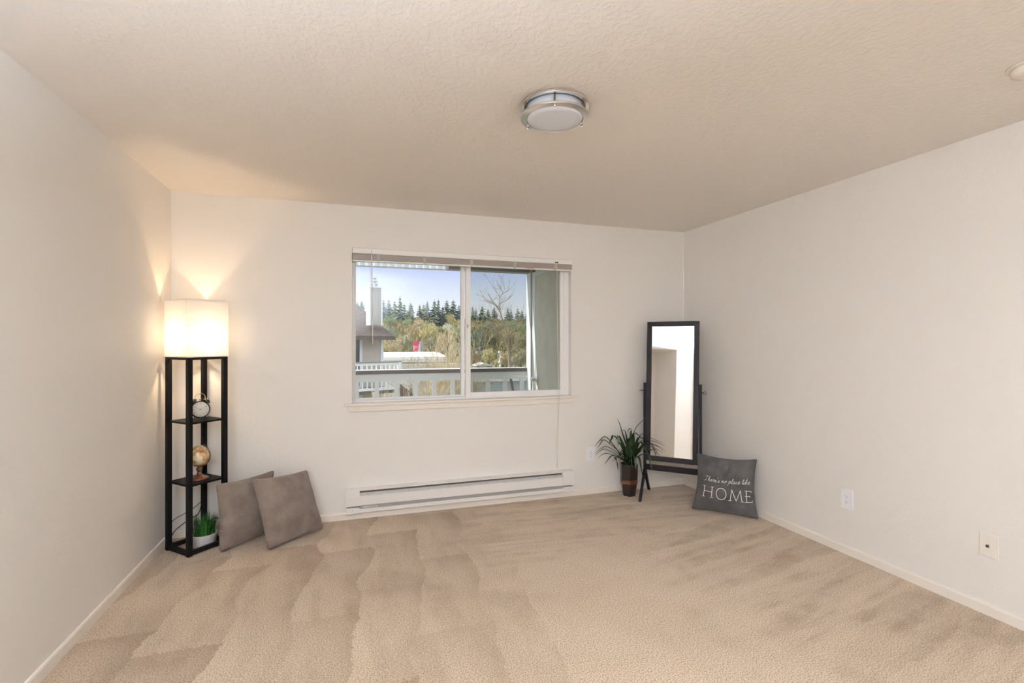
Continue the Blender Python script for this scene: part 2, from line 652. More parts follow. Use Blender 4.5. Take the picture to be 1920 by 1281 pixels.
hr = MB()
hr.prism([(WX0 + .003, D - .026, 2.066), (WX0 + .003, D - .026, 2.105), (WX0 + .003, D - .020, 2.108), (WX0 + .003, D + .016, 2.108), (WX0 + .003, D + .016, 2.103), (WX0 + .003, D - .018, 2.100), (WX0 + .003, D - .018, 2.066)], (WX1 - WX0 - .006, 0, 0))
bp(hr, 'headrail', M_rail)
nsl = 20
for i in range(nsl):
    z0 = 2.0185 + i * .0023
    v, q = MB(), 8
    vv, ff = [], []
    for j in range(q + 1):
        t = j / q - .5
        y = D - .009 + t * .030 + random.uniform(-.0005, .0005)
        zz = z0 + .0022 * (1 - 4 * t * t)
        vv += [(WX0 + .004, y, zz), (WX1 - .004, y, zz + .003)]
    vv = vv + [(x_, y_, z_ - .0021) for x_, y_, z_ in vv]
    k2 = 2 * (q + 1)
    ff = [(2 * j, 2 * j + 1, 2 * j + 3, 2 * j + 2) for j in range(q)]
    ff += [(k2 + 2 * j, k2 + 2 * j + 2, k2 + 2 * j + 3, k2 + 2 * j + 1) for j in range(q)]
    ff += [(0, 1, k2 + 1, k2), (2 * q, 2 * q + 1, k2 + 2 * q + 1, k2 + 2 * q)]
    v.add(vv, ff)
    bp(v, 'slat', M_slat)
br = MB()
br.prism([(WX0 + .003, D - .025, 2.0035), (WX0 + .003, D + .010, 2.0035), (WX0 + .003, D + .010, 2.015), (WX0 + .003, D - .025, 2.015)], (WX1 - WX0 - .006, 0, .004))
bp(br, 'bottom_rail', M_rail, bevel=.003)
for x in (.19, .55, .94, 1.32, 1.69):
    bp(MB().obox((x, D - .0250, 2.038), (.011, 0, 0), (.003, 0, .028) if x > 1 else (0, 0, .028), (0, .0006, 0)), 'ladder_tape', M_tape)
wand = MB().tube([(.138, D - .034, 2.085), (.139, D - .036, 2.0), (.146, D - .038, 1.36)], [.0022, .0045, .0042], 6)
wd = bp(wand, 'tilt_wand', M_clearwand)
bp(MB().tube([(.138, D - .022, 2.095), (.138, D - .036, 2.093), (.138, D - .034, 2.083)], .0018, 6), 'wand_hook', M_nickel, wd)
bp(MB().box(1.69, 1.722, D - .0275, D - .024, 2.070, 2.083), 'cord_lock', mat('cord_lock_dark', (.03, .03, .03), .5))
lc = MB()
lc.tube(smoothline([(1.702, D - .027, 2.075), (1.708, D - .030, 1.6), (1.716, D - .045, .92), (1.722, D - .044, .88), (1.720, D - .02, .60), (1.716, D - .008, .29)], 4), .0016, 5)
lc.tube(smoothline([(1.710, D - .027, 2.075), (1.714, D - .030, 1.6), (1.719, D - .046, .92), (1.724, D - .044, .88), (1.722, D - .018, .60), (1.723, D - .008, .29)], 4), .0016, 5)
lco = bp(lc, 'lift_cord', M_cord)
M_tassel = mat('tassel_plastic', (.80, .75, .66), .35)
for x, dz in ((1.713, 0), (1.725, -.005)):
    bp(MB().lathe([(.002, .03), (.004, .024), (.0065, .0), (.005, -.002), (0, -.002)], (x, D - .010, .268 + dz), 10), 'tassel', M_tassel, lco)
bp(MB().lathe([(0, .008), (.005, .004), (.005, -.004), (0, -.008)], (1.7215, D - .046, .897), 10), 'cord_stop', M_tassel, lco)
bp(MB().box(1.415, 1.50, D - .0268, D - .0252, 2.007, 2.0155), 'warning_tag', mat('red_tag', (.62, .12, .08), .5, var=((.85, .7, .6), 300, .45, .55)))

# ------------------------------------------------------------------ baseboard heater
HY = 3.945
ht = thing('baseboard_heater', 'long white electric baseboard heater on the wall under the window', 'heater', (-.052, D, .055))
HX0, HX1 = -.052, 1.857


def hp(mb, name, m, parent=ht, **k):
    mb.v = [(x - HX0, y - D, z - .055) for x, y, z in mb.v]
    return mb.build(name, m, parent, **k)


M_dark = mat('heater_cavity', (.11, .092, .075), .6)
M_fin = mat('galvanised', (.36, .345, .33), .5, .2)
hb = MB()
hb.box(HX0 + .002, HX1 - .002, D - .006, D - .0005, .058, .232)
hb.prism([(HX0 + .002, D - .0005, .242), (HX0 + .002, D - .0005, .238), (HX0 + .002, HY + .003, .233), (HX0 + .002, HY + .003, .229), (HX0 + .002, HY, .229), (HX0 + .002, HY, .2365)], (HX1 - HX0 - .004, 0, 0))
hp(hb, 'back_plate', M_white)
hp(MB().box(HX0 + .05, HX1 - .05, HY + .030, D - .007, .150, .232), 'louver_cavity', M_dark)
lv = MB()
lv.prism([(HX0 + .1, HY + .022, .2085), (HX0 + .1, HY + .0235, .2085), (HX0 + .1, HY + .010, .186), (HX0 + .1, HY + .008, .186)], (HX1 - HX0 - .2, 0, 0))
lvo = hp(lv, 'deflector', mat('deflector_grey', (.50, .49, .49), .4))
M_scr = mat('screw_dark', (.06, .06, .06), .4, .5)
for i in range(11):
    x = HX0 + .16 + i * .158
    hp(MB().lathe([(.0028, 0), (.0022, .002), (0, .0022)], (x, HY + .0145, .198 + .003 * math.sin(i * 2.1)), 8, (0, -1, .4)), 'screw', M_scr, lvo)
fp = MB()
fp.prism([(HX0 + .1, HY + .008, .190), (HX0 + .1, HY, .187), (HX0 + .1, HY, .118), (HX0 + .1, HY + .010, .114), (HX0 + .1, HY + .012, .117), (HX0 + .1, HY + .003, .120), (HX0 + .1, HY + .003, .185), (HX0 + .1, HY + .010, .188)], (HX1 - HX0 - .2, 0, 0))
hp(fp, 'front_panel', M_white)
hp(MB().box(HX0 + .1, HX1 - .1, HY + .018, D - .006, .072, .124), 'element_cover', M_fin)
lp = MB()
lp.prism([(HX0 + .002, HY + .012, .088), (HX0 + .002, HY + .006, .085), (HX0 + .002, HY + .006, .060), (HX0 + .002, HY + .016, .055), (HX0 + .002, D, .055), (HX0 + .002, D, .060), (HX0 + .002, HY + .016, .062), (HX0 + .002, HY + .011, .064), (HX0 + .002, HY + .011, .082)], (HX1 - HX0 - .004, 0, 0))
hp(lp, 'bottom_lip', M_white)
for x0, x1 in ((HX0, HX0 + .101), (HX1 - .106, HX1)):
    ec = MB()
    ec.prism([(x0, D, .2425), (x0, HY + .002, .2375), (x0, HY - .003, .234), (x0, HY - .003, .190), (x0, HY - .005, .186), (x0, HY - .005, .116), (x0, HY + .012, .113), (x0, D, .113)], (x1 - x0, 0, 0))
    ec.box(x0 + .003, x1 - .003, HY + .005, D, .055, .100)
    e_ = hp(ec, 'end_cap', M_white, bevel=.0012)
    hp(MB().lathe([(.003, 0), (.0026, .002), (0, .0023)], ((x0 + x1) / 2, HY + .005, .082), 10, (0, -1, 0)), 'screw', M_fin, e_)
lb = MB().box(HX0 + .125, HX0 + .235, HY + .0165, HY + .018, .088, .106)
lbo = hp(lb, 'rating_label', mat('label_paper', (.50, .48, .46), .5))
ln = MB()
for i in range(3):
    for k in range(7):
        if random.random() < .8:
            ln.box(HX0 + .13 + k * .014, HX0 + .141 + k * .014, HY + .0158, HY + .0166, .090 + i * .005, .0922 + i * .005)
hp(ln, 'label_print', mat('label_ink', (.30, .29, .28), .5), lbo)

# ------------------------------------------------------------------ wall plates
M_plate = mat('outlet_white', (.84, .86, .90), .3)
M_ivory = mat('plate_ivory', (.82, .78, .72), .35)
M_slot = mat('slot_dark', (.03, .03, .03), .6)


def plate(name, label, cat, c, rz, w, h, m, outlet=True):
    t = thing(name, label, cat, c, rz)          # local: plate faces -y, wall at y=0
    b = MB()
    b.prism([(-w / 2, 0, -h / 2), (w / 2, 0, -h / 2), (w / 2, 0, h / 2), (-w / 2, 0, h / 2)], (0, -.0035, 0))
    b.prism([(-w / 2 + .004, -.0035, -h / 2 + .004), (w / 2 - .004, -.0035, -h / 2 + .004), (w / 2 - .004, -.0035, h / 2 - .004), (-w / 2 + .004, -.0035, h / 2 - .004)], (0, -.0025, 0))
    b.build('cover_plate', m, t, bevel=.0015)
    if outlet:
        bo = MB()
        bo.box(-.017, .017, -.0085, -.005, -.034, .034)
        rc = bo.build('receptacle', m, t, bevel=.001)
        for zc in (.0165, -.0165):
            s_ = MB()
            s_.box(-.0078, -.0062, -.0092, -.0084, zc + .000, zc + .007)
            s_.box(.0062, .0078, -.0092, -.0084, zc + .001, zc + .007)
            s_.lathe([(.0026, 0), (.0026, .0008), (0, .0008)], (0, -.0084, zc - .0065), 10, (0, -1, 0))
            s_.build('socket_slots', M_slot, rc)
    else:
        j = MB().lathe([(.0085, 0), (.0085, .003), (.0065, .004), (.0065, .0055), (0, .0055)], (0, -.006, 0), 6, (0, -1, 0)).build('jack', M_nickel, t)
        MB().box(-.0058, .0058, -.0135, -.011, -.007, .005).build('jack_opening', M_slot, j)
        for zc in (.042, -.042):
            MB().lathe([(.003, 0), (.0026, .0012), (0, .0014)], (0, -.006, zc), 10, (0, -1, 0)).build('screw', m, t)
    return t


plate('wall_outlet', 'white duplex outlet on the window wall behind the potted plant', 'outlet', (2.052, D, .360), 0, .086, .130, M_plate)
plate('wall_outlet', 'white duplex outlet on the right wall past the lettered pillow', 'outlet', (XR, 2.350, .357), R(-90), .088, .130, M_plate)
plate('cable_plate', 'cream wall plate with one dark jack near the right edge', 'wall plate', (XR, 1.606, .350), R(-90), .078, .120, M_ivory, False)

# ------------------------------------------------------------------ ceiling lamp
cl = thing('ceiling_light', 'round nickel ceiling light with a frosted white diffuser, switched off', 'ceiling light', (.86, 2.029, H))
rr = .153
M_ring = mat('satin_nickel', (.80, .76, .71), .22, 1.0)
MB().lathe([(rr - .016, -.001), (rr, -.001), (rr, -.013), (rr - .016, -.013)], n=96, closed=True, smooth=False).build('upper_ring', M_ring, cl, bevel=.001)
MB().lathe([(rr - .026, -.055), (rr, -.052), (rr, -.0595), (rr - .026, -.0640)], n=96, closed=True, smooth=False).build('lower_ring', M_ring, cl, bevel=.001)
MB().lathe([(.125, -.001), (.126, -.058), (.122, -.0645), (.09, -.067), (.04, -.069), (0, -.0695)], n=64).build('diffuser', mat('frosted_acrylic', (.72, .75, .83), .35), cl)
a0 = math.atan2(-2.029, -.86)
for k in range(3):
    a = a0 + k * 2 * math.pi / 3
    q = Vector((math.cos(a), math.sin(a), 0)) * (rr - .009)
    pm = MB().lathe([(.0045, -.014), (.0045, -.060), (.0050, -.060), (.0050, -.0715), (.0042, -.0725), (0, -.0725)], (q.x, q.y, 0), 14)
    pm.build('post', M_ring, cl)

# ------------------------------------------------------------------ smoke detector
sd = thing('smoke_detector', 'white smoke detector on the ceiling at the right edge', 'smoke detector', (2.470, 1.165, H))
M_sd = mat('detector_plastic', (.80, .74, .66), .4)
MB().lathe([(.072, 0), (.072, -.006), (.069, -.008), (.060, -.008), (.060, -.012)], n=48).build('mounting_base', M_sd, sd)
MB().lathe([(.060, -.008), (.062, -.018), (.060, -.030), (.052, -.036), (.03, -.039), (0, -.040)], n=48).build('detector_body', M_sd, sd)

# ------------------------------------------------------------------ shelf floor lamp
s2 = 2 ** -.5
LS = .26
LC = Vector((-1.000, 3.790, 0))
M_esp = mat('black_wood', (.005, .0045, .0045), .5, bump=(60, .05, .001), spec=.14)
lamp = thing('shelf_floor_lamp', 'black shelf floor lamp with a lit square white shade in the corner', 'floor lamp', LC, R(45))
hs = LS / 2
lg = .029
ZT = 1.281
for sx in (-1, 1):
    for sy in (-1, 1):
        cx, cy = sx * (hs - lg / 2), sy * (hs - lg / 2)
        MB().box(cx - lg / 2, cx + lg / 2, cy - lg / 2, cy + lg / 2, 0, ZT).build('leg', M_esp, lamp, bevel=.0015)
for z in (.851, .449):
    MB().box(-hs + .012, hs - .012, -hs + .012, hs - .012, z - .006, z + .006).build('shelf', M_esp, lamp, bevel=.001)
for nm, z0, z1 in (('base_rail', .006, .034), ('top_rail', 1.262, 1.281)):
    for k in range(4):
        a = k * math.pi / 2
        d_, n_ = Vector((math.cos(a), math.sin(a), 0)), Vector((-math.sin(a), math.cos(a), 0))
        c_ = n_ * (hs - .0125) + Vector((0, 0, (z0 + z1) / 2))
        MB().obox(c_, d_ * (hs - lg), n_ * .011, Vector((0, 0, (z1 - z0) / 2))).build(nm, M_esp, lamp)


def shade_mat():
    m = bpy.data.materials.new('lamp_shade_fabric')
    m.use_nodes = True
    N, L = m.node_tree.nodes, m.node_tree.links
    N.clear()
    o = N.new('ShaderNodeOutputMaterial')
    mx = N.new('ShaderNodeMixShader')
    mx.inputs[0].default_value = .4
    df = N.new('ShaderNodeBsdfDiffuse')
    df.inputs[0].default_value = (.86, .83, .80, 1)
    tr = N.new('ShaderNodeBsdfTranslucent')
    tr.inputs[0].default_value = (.315, .335, .365, 1)
    L.new(df.outputs[0], mx.inputs[1])
    L.new(tr.outputs[0], mx.inputs[2])
    L.new(mx.outputs[0], o.inputs[0])
    return m


hw = .134
Z0, Z1 = 1.2785, 1.655
sh = MB()
th = .0012
ri = .005
prof = []
for cx, cy, a0_ in ((hw - ri, hw - ri, 0), (-hw + ri, hw - ri, 90), (-hw + ri, -hw + ri, 180), (hw - ri, -hw + ri, 270)):
    for k in range(5):
        a = R(a0_ + k * 22.5)
        prof.append((cx + ri * math.cos(a), cy + ri * math.sin(a)))
npf = len(prof)
vv = []
NZ = 1
for z in (Z0, Z1):
    for x, y in prof:
        vv.append((x, y, z))
ff = [(k, (k + 1) % npf, npf + (k + 1) % npf, npf + k) for k in range(npf)]
sh.add(vv, ff, False)
sho = sh.build('lamp_shade', shade_mat(), lamp)
M_rimt = mat('rim_tape', (.80, .74, .70), .7)
for z in (Z0 + .003, Z1 - .003):
    rim = MB()
    n_ = len(prof)
    vv = [(x * f_, y * f_, z + dz) for f_, dz in ((1.002, -.003), (1.012, -.003), (1.012, .003), (1.002, .003)) for x, y in prof]
    rim.add(vv, [(a_ * n_ + k, a_ * n_ + (k + 1) % n_, ((a_ + 1) % 4) * n_ + (k + 1) % n_, ((a_ + 1) % 4) * n_ + k) for a_ in range(4) for k in range(n_)])
    rim.build('shade_rim', M_rimt, sho)
M_bulb = mat('bulb_glow', (1, .9, .75), .4, emit=((1.0, .70, .40), 300))
bulbz = 1.415
bo = MB().lathe([(0, .050), (.016, .046), (.027, .034), (.030, .018), (.026, .000), (.016, -.02), (.013, -.032)], (0, 0, bulbz - .02), 24).build('bulb', M_bulb, lamp)
skt = MB().lathe([(.018, -.03), (.018, -.10), (.012, -.11)], (0, 0, bulbz - .02), 16)
skt.bar((-hw + .012, 0, Z0 + .012), (hw - .012, 0, Z0 + .012), .018, .006, (0, 1, 0))
skt.lathe([(.006, -.11), (.006, -.122)], (0, 0, bulbz - .02), 10)
skt.build('socket', mat('socket_black', (.02, .02, .02), .5), lamp)
cordm = MB()
ltl = lambda x, y, z: Matrix.Rotation(-R(45), 4, 'Z') @ (Vector((x, y, z)) - LC)
cordm.tube([ltl(*q) for q in smoothline([(-.99, 3.955, 1.25), (-.99, 3.962, .7), (-1.02, 3.965, .22), (-1.09, 3.95, .14), (-1.16, 3.90, .085), (-1.175, 3.87, .03), (-1.13, 3.88, .008), (-1.02, 3.955, .02), (-.95, 3.975, .12), (-.86, 3.97, .09), (-.80, 3.96, .05), (-.72, 3.96, .01)], 6)], .0032, 6)
cordm.tube([ltl(*q) for q in smoothline([(-1.01, 3.968, .26), (-1.08, 3.962, .20), (-1.17, 3.93, .155), (-1.19, 3.90, .12)], 6)], .0024, 6)
cordm.build('power_cord', mat('cord_black', (.012, .012, .012), .5), lamp)

# ------------------------------------------------------------------ alarm clock
ck = thing('alarm_clock', 'black twin-bell alarm clock on the upper shelf of the lamp', 'clock', (-.980, 3.782, .857), R(22))
M_blk = mat('clock_black', (.012, .012, .012), .25, coat=.4)
M_chr = mat('chrome', (.80, .78, .74), .12, 1.0)
cz = .0685
cr_ = .055
body = MB().lathe([(0, .030), (cr_ * .8, .029), (cr_, .022), (cr_ + .002, .006), (cr_ + .003, -.016), (cr_ + .001, -.022), (cr_ - .004, -.023), (cr_ - .005, -.019), (0, -.019)], (0, 0, cz), 48, (0, 1, 0), (1, 0, 0))
body.build('case', M_blk, ck)
face = MB().lathe([(cr_ - .005, .0), (cr_ - .006, .0014), (0, .0014)], (0, -.019, cz), 48, (0, -1, 0), (1, 0, 0))
fo = face.build('dial', mat('dial_white', (.80, .76, .70), .4), ck)
hands = MB()
for ang, L_, w in ((60, .038, .0028), (-62, .036, .0034)):
    a = R(ang)
    d_ = Vector((math.sin(a), 0, math.cos(a)))
    hands.bar(Vector((0, -.0226, cz)) - d_ * .006, Vector((0, -.0226, cz)) + d_ * L_, w, .0008, (0, 1, 0))
hands.lathe([(.003, 0), (.003, .003), (0, .003)], (0, -.021, cz), 12, (0, -1, 0))
hands.build('hands', mat('hand_black', (.02, .02, .02), .4), fo)
nums = MB()
for k in range(1, 13):
    cu = bpy.data.curves.new('numeral_source', 'FONT')
    cu.body = str(k)
    cu.size = .013
    cu.align_x = 'CENTER'
    cu.align_y = 'CENTER'
    cu.extrude = .0002
    to = bpy.data.objects.new('numeral_source', cu)
    COL.objects.link(to)
    bpy.context.view_layer.update()
    me = to.evaluated_get(bpy.context.evaluated_depsgraph_get()).to_mesh()
    a = R(30 * k)
    ox, oz = math.sin(a) * .0395, math.cos(a) * .0395
    nums.add([(v.co.x + ox, -.0208 - v.co.z, v.co.y + oz + cz) for v in me.vertices], [tuple(p_.vertices) for p_ in me.polygons])
    to.evaluated_get(bpy.context.evaluated_depsgraph_get()).to_mesh_clear()
    bpy.data.objects.remove(to)
nums.build('numerals', mat('numeral_ink', (.10, .09, .08), .5), fo, recalc=False)
for sx in (-1, 1):
    ax_ = Vector((sx * .62, 0, .78)).normalized()
    MB().lathe([(.024, -.002), (.0245, .002), (.021, .011), (.012, .017), (0, .019)], Vector((sx * .036, 0, cz + .050)), 28, ax_).build('bell', mat('bell_black', (.015, .015, .015), .18, coat=.5) if sx < 0 else bpy.data.materials['bell_black'], ck)
    MB().tube([Vector((sx * .030, 0, cz + .040)), Vector((sx * .036, 0, cz + .050)) + ax_ * .024], .003, 8).build('bell_post', M_chr, ck)
    MB().tube([(sx * .030, 0, cz - .042), (sx * .043, -.004, .003)], [.0042, .0026], 8).build('foot', M_chr, ck)
MB().tube(smoothline([(-.026, 0, cz + .062), (-.028, 0, cz + .088), (-.016, 0, cz + .102), (0, 0, cz + .106), (.016, 0, cz + .102), (.028, 0, cz + .088), (.030, 0, cz + .066)], 4), .0022, 8).build('carry_handle', mat('brass', (.80, .62, .30), .2, 1.0), ck)
hm = MB().tube([(0, 0, cz + .052), (0, 0, cz + .066)], .002, 8)
hm.tube([(-.008, 0, cz + .066), (.008, 0, cz + .066)], .004, 10)
hm.build('hammer', M_chr, ck)

# ------------------------------------------------------------------ desk globe
gb = thing('desk_globe', 'small antique-style desk globe on the lower shelf of the lamp', 'globe', (-.985, 3.782, .455))


def globe_mat():
    m = mat('globe_print', (.8, .7, .5), .3)
    N, L = m.node_tree.nodes, m.node_tree.links
    p = N['Principled BSDF']
    t = N.new('ShaderNodeTexCoord')
    n = N.new('ShaderNodeTexNoise')
    n.inputs['Scale'].default_value = 17
    n.inputs['Detail'].default_value = 5
    L.new(t.outputs['Object'], n.inputs['Vector'])
    r1 = N.new('ShaderNodeValToRGB')
    r1.color_ramp.interpolation = 'LINEAR'
    e = r1.color_ramp.elements
    e[0].position = .0
    e[0].color = (.72, .58, .36, 1)
    e[1].position = 1
    e[1].color = (.22, .03, .02, 1)
    for pos, c in ((.52, (.74, .64, .45)), (.53, (.30, .17, .07)), (.545, (.56, .38, .18)), (.61, (.46, .22, .08)), (.66, (.28, .05, .03))):
        q = e.new(pos)
        q.color = (*c, 1)
    L.new(n.outputs[0], r1.inputs[0])
    L.new(r1.outputs[0], p.inputs['Base Color'])
    return m


M_brown = mat('globe_wood', (.075, .022, .009), .25, var=((.16, .055, .02), 40, .4, .7), coat=.4)
gr, gz = .0665, .160
axis = Vector((.40, -.10, .9)).normalized()
vs, fs = [], []
nu, nv = 36, 22
prof_s = [(gr * math.sin(math.pi * i / nv), gr * math.cos(math.pi * i / nv)) for i in range(nv + 1)]
MB().lathe([(max(r_, 0.0), z) for r_, z in prof_s], (0, 0, gz), nu, axis).build('sphere', globe_mat(), gb)
side = Vector((.951, -.309, 0))
side = (side - axis * side.dot(axis)).normalized()
arc = []
for i in range(25):
    a = math.pi * i / 24
    arc.append(Vector((0, 0, gz)) + axis * math.cos(a) * (gr + .007) + side * math.sin(a) * (gr + .007))
MB().tube(arc, .0042, 8).build('meridian_arc', M_brown, gb)
for sg in (1, -1):
    pv = MB()
    pv.tube([Vector((0, 0, gz)) + axis * sg * (gr - .002), Vector((0, 0, gz)) + axis * sg * (gr + .014)], .0035, 8)
    pv.build('pivot', M_brown, gb)
MB().lathe([(.056, 0), (.057, .006), (.052, .012), (.040, .018), (.026, .026), (.015, .036), (.012, .048), (.014, .058), (.020, .068), (.016, .076), (.010, .080), (.010, .092), (0, .094)], (0, 0, .0005), 32).build('pedestal', M_brown, gb)

# ------------------------------------------------------------------ potted grass
gp = thing('potted_grass', 'small white pot of green artificial grass inside the lamp base', 'plant', (-.960, 3.800, 0))
MB().lathe([(.066, 0), (.070, .004), (.077, .080), (.0785, .084), (.074, .084), (.071, .078), (.066, .066), (0, .066)], (0, 0, .001), 40).build('pot', mat('white_ceramic', (.80, .78, .80), .3), gp)
gm = MB()
for i in range(260):
    a, r_ = random.uniform(0, 2 * math.pi), .064 * math.sqrt(random.random())
    b0 = Vector((r_ * math.cos(a), r_ * math.sin(a), .064))
    ln_ = random.uniform(.09, .165)
    o_ = Vector((b0.x * random.uniform(.2, .75) * 1.0, b0.y * random.uniform(.2, .75), 0)) + Vector((random.uniform(-.012, .012), random.uniform(-.012, .012), 0))
    w = random.uniform(.0016, .0028)
    pd = Vector((-math.sin(a + random.uniform(-1, 1)), math.cos(a), 0)) * w
    pts = [b0, b0 + Vector((0, 0, ln_ * .5)) + o_ * .25, b0 + Vector((0, 0, ln_)) + o_]
    v_ = [pts[0] - pd, pts[0] + pd, pts[1] - pd * .8, pts[1] + pd * .8, pts[2]]
    gm.add(v_, [(0, 1, 3, 2), (2, 3, 4)])
gm.build('grass_blades', mat('grass_green', (.012, .062, .008), .45, var=((.028, .125, .014), 30, .35, .65)), gp, recalc=False)

# ------------------------------------------------------------------ pillows
def pillow_mat(name, c1, c2, weave):
    m = mat(name, c1, .9, spec=.15, sheen=.15)
    N, L = m.node_tree.nodes, m.node_tree.links
    p = N['Principled BSDF']
    t = N.new('ShaderNodeTexCoord')
    n = N.new('ShaderNodeTexNoise')
    n.inputs['Scale'].default_value = 9
    n.inputs['Detail'].default_value = 5
    L.new(t.outputs['Object'], n.inputs['Vector'])
    mr = N.new('ShaderNodeMapRange')
    mr.inputs[1].default_value = .36
    mr.inputs[2].default_value = .66
    L.new(n.outputs[0], mr.inputs[0])
    mx = N.new('ShaderNodeMix')
    mx.data_type = 'RGBA'
    mx.inputs[6].default_value = (*c1, 1)
    mx.inputs[7].default_value = (*c2, 1)
    L.new(mr.outputs[0], mx.inputs[0])
    L.new(mx.outputs[2], p.inputs['Base Color'])
    b = N.new('ShaderNodeBump')
    b.inputs['Strength'].default_value = .7 if weave else .35
    b.inputs['Distance'].default_value = .004 if weave else .002
    if weave:
        mp = N.new('ShaderNodeMapping')
        mp.inputs['Rotation'].default_value = (0, 0, R(45))
        mp.inputs['Scale'].default_value = (1, 1, 1)
        L.new(t.outputs['UV'], mp.inputs['Vector'])
        w1 = N.new('ShaderNodeTexVoronoi')
        w1.inputs['Scale'].default_value = 62
        w1.inputs['Randomness'].default_value = .15
        L.new(mp.outputs[0], w1.inputs['Vector'])
        L.new(w1.outputs['Distance'], b.inputs['Height'])
        b.invert = True
        m2 = N.new('ShaderNodeMix')
        m2.data_type = 'RGBA'
        m2.blend_type = 'MULTIPLY'
        m2.inputs[0].default_value = 1
        cr = N.new('ShaderNodeMapRange')
        cr.inputs[1].default_value = .1
        cr.inputs[2].default_value = .65
        cr.inputs[3].default_value = 1.12
        cr.inputs[4].default_value = .86
        L.new(w1.outputs['Distance'], cr.inputs[0])
        cc = N.new('ShaderNodeCombineColor')
        for i in range(3):
            L.new(cr.outputs[0], cc.inputs[i])
        L.new(mx.outputs[2], m2.inputs[6])
        L.new(cc.outputs[0], m2.inputs[7])
        L.new(m2.outputs[2], p.inputs['Base Color'])
    else:
        w1 = N.new('ShaderNodeTexNoise')
        w1.inputs['Scale'].default_value = 260
        L.new(t.outputs['Object'], w1.inputs['Vector'])
        L.new(w1.outputs[0], b.inputs['Height'])
    L.new(b.outputs[0], p.inputs['Normal'])
    return m


class Pillow:
    def __init__(s, BL, BR, TL, TR, thick, back=None, pinch=.055, seed=0, wr=.004, rc=.13, rim=.14, ex=.5):
        s.rc, s.rim, s.ex = rc, rim, ex
        s.c = [Vector(q) for q in (BL, BR, TL, TR)]
        s.th, s.pinch, s.seed, s.wr = thick, pinch, seed, wr
        n = (s.c[1] - s.c[0]).cross(s.c[2] - s.c[0]).normalized()
        if n.dot(Vector((0, 0, CAM_H)) - s.c[0]) < 0:
            n = -n
        s.n = n
        s.back = thick if back is None else back

    def pt(s, u, v, sd=1):
        a, b = u * 2 - 1, v * 2 - 1
        f0 = max(0.0, (1 - a ** 2) * (1 - b ** 2))
        rc = s.rc
        if abs(a) > 1 - rc and abs(b) > 1 - rc:      # rounded corners
            p, q = (abs(a) - 1 + rc) / rc, (abs(b) - 1 + rc) / rc
            a = math.copysign(1 - rc + rc * p * (1 - q * q / 2) ** .5, a)
            b = math.copysign(1 - rc + rc * q * (1 - p * p / 2) ** .5, b)
        a2 = a * (1 - s.pinch * (1 - b * b))
        b2 = b * (1 - (s.pinch if b > 0 else s.pinch * .4) * (1 - a * a))
        U, V = (a2 + 1) / 2, (b2 + 1) / 2
        q = s.c[0] * (1 - U) * (1 - V) + s.c[1] * U * (1 - V) + s.c[2] * (1 - U) * V + s.c[3] * U * V
        f = f0 ** s.ex + s.rim
        wob = mnoise.noise(Vector((a * 1.7 + s.seed, b * 1.7, s.seed * 3.1))) * .16 + mnoise.noise(Vector((a * 6 + s.seed, b * 3.0, 5))) * (s.wr * (.3 + 1.4 * max(0, b)) / max(s.th, .01))
        h = (s.th if sd > 0 else s.back) * f * (1 + wob)
        # the weight of the filling: fuller low down
        h *= 1 + .12 * (-b)
        return q + s.n * h * sd

    def build(s, name, m, root_loc, N_=36, parent=None):
        v, f, uv = [], [], []
        mb = MB()
        for sd in (1, -1):
            k0 = len(v)
            for j in range(N_ + 1):
                for i in range(N_ + 1):
                    v.append(s.pt(i / N_, j / N_, sd) - Vector(root_loc))
                    uv.append((i / N_, j / N_))
            for j in range(N_):
                for i in range(N_):
                    q = (k0 + j * (N_ + 1) + i, k0 + j * (N_ + 1) + i + 1, k0 + (j + 1) * (N_ + 1) + i + 1, k0 + (j + 1) * (N_ + 1) + i)
                    f.append(q if sd > 0 else q[::-1])
        # sew the rim of both faces together
        M_ = (N_ + 1) ** 2
        ring = [i for i in range(N_ + 1)] + [j * (N_ + 1) + N_ for j in range(1, N_ + 1)] + [N_ * (N_ + 1) + i for i in range(N_ - 1, -1, -1)] + [j * (N_ + 1) for j in range(N_ - 1, 0, -1)]
        for a, b in zip(ring, ring[1:] + ring[:1]):
            f.append((b, a, a + M_, b + M_))
        me = bpy.data.meshes.new(name)
        me.from_pydata([tuple(x) for x in v], [], f)
        ul = me.uv_layers.new(name='UVMap')
        for lp_ in me.loops:
            ul.data[lp_.index].uv = uv[lp_.vertex_index]
        me.polygons.foreach_set('use_smooth', [True] * len(f))
        b = bmesh.new()
        b.from_mesh(me)
        bmesh.ops.recalc_face_normals(b, faces=b.faces)
        b.to_mesh(me)
        b.free()
        me.materials.append(m)
        o = bpy.data.objects.new(name, me)
        COL.objects.link(o)
        sb = o.modifiers.new('soft', 'SUBSURF')
        sb.levels = sb.render_levels = 1
        if parent:
            o.parent = parent
        else:
            o.location = root_loc
        return o


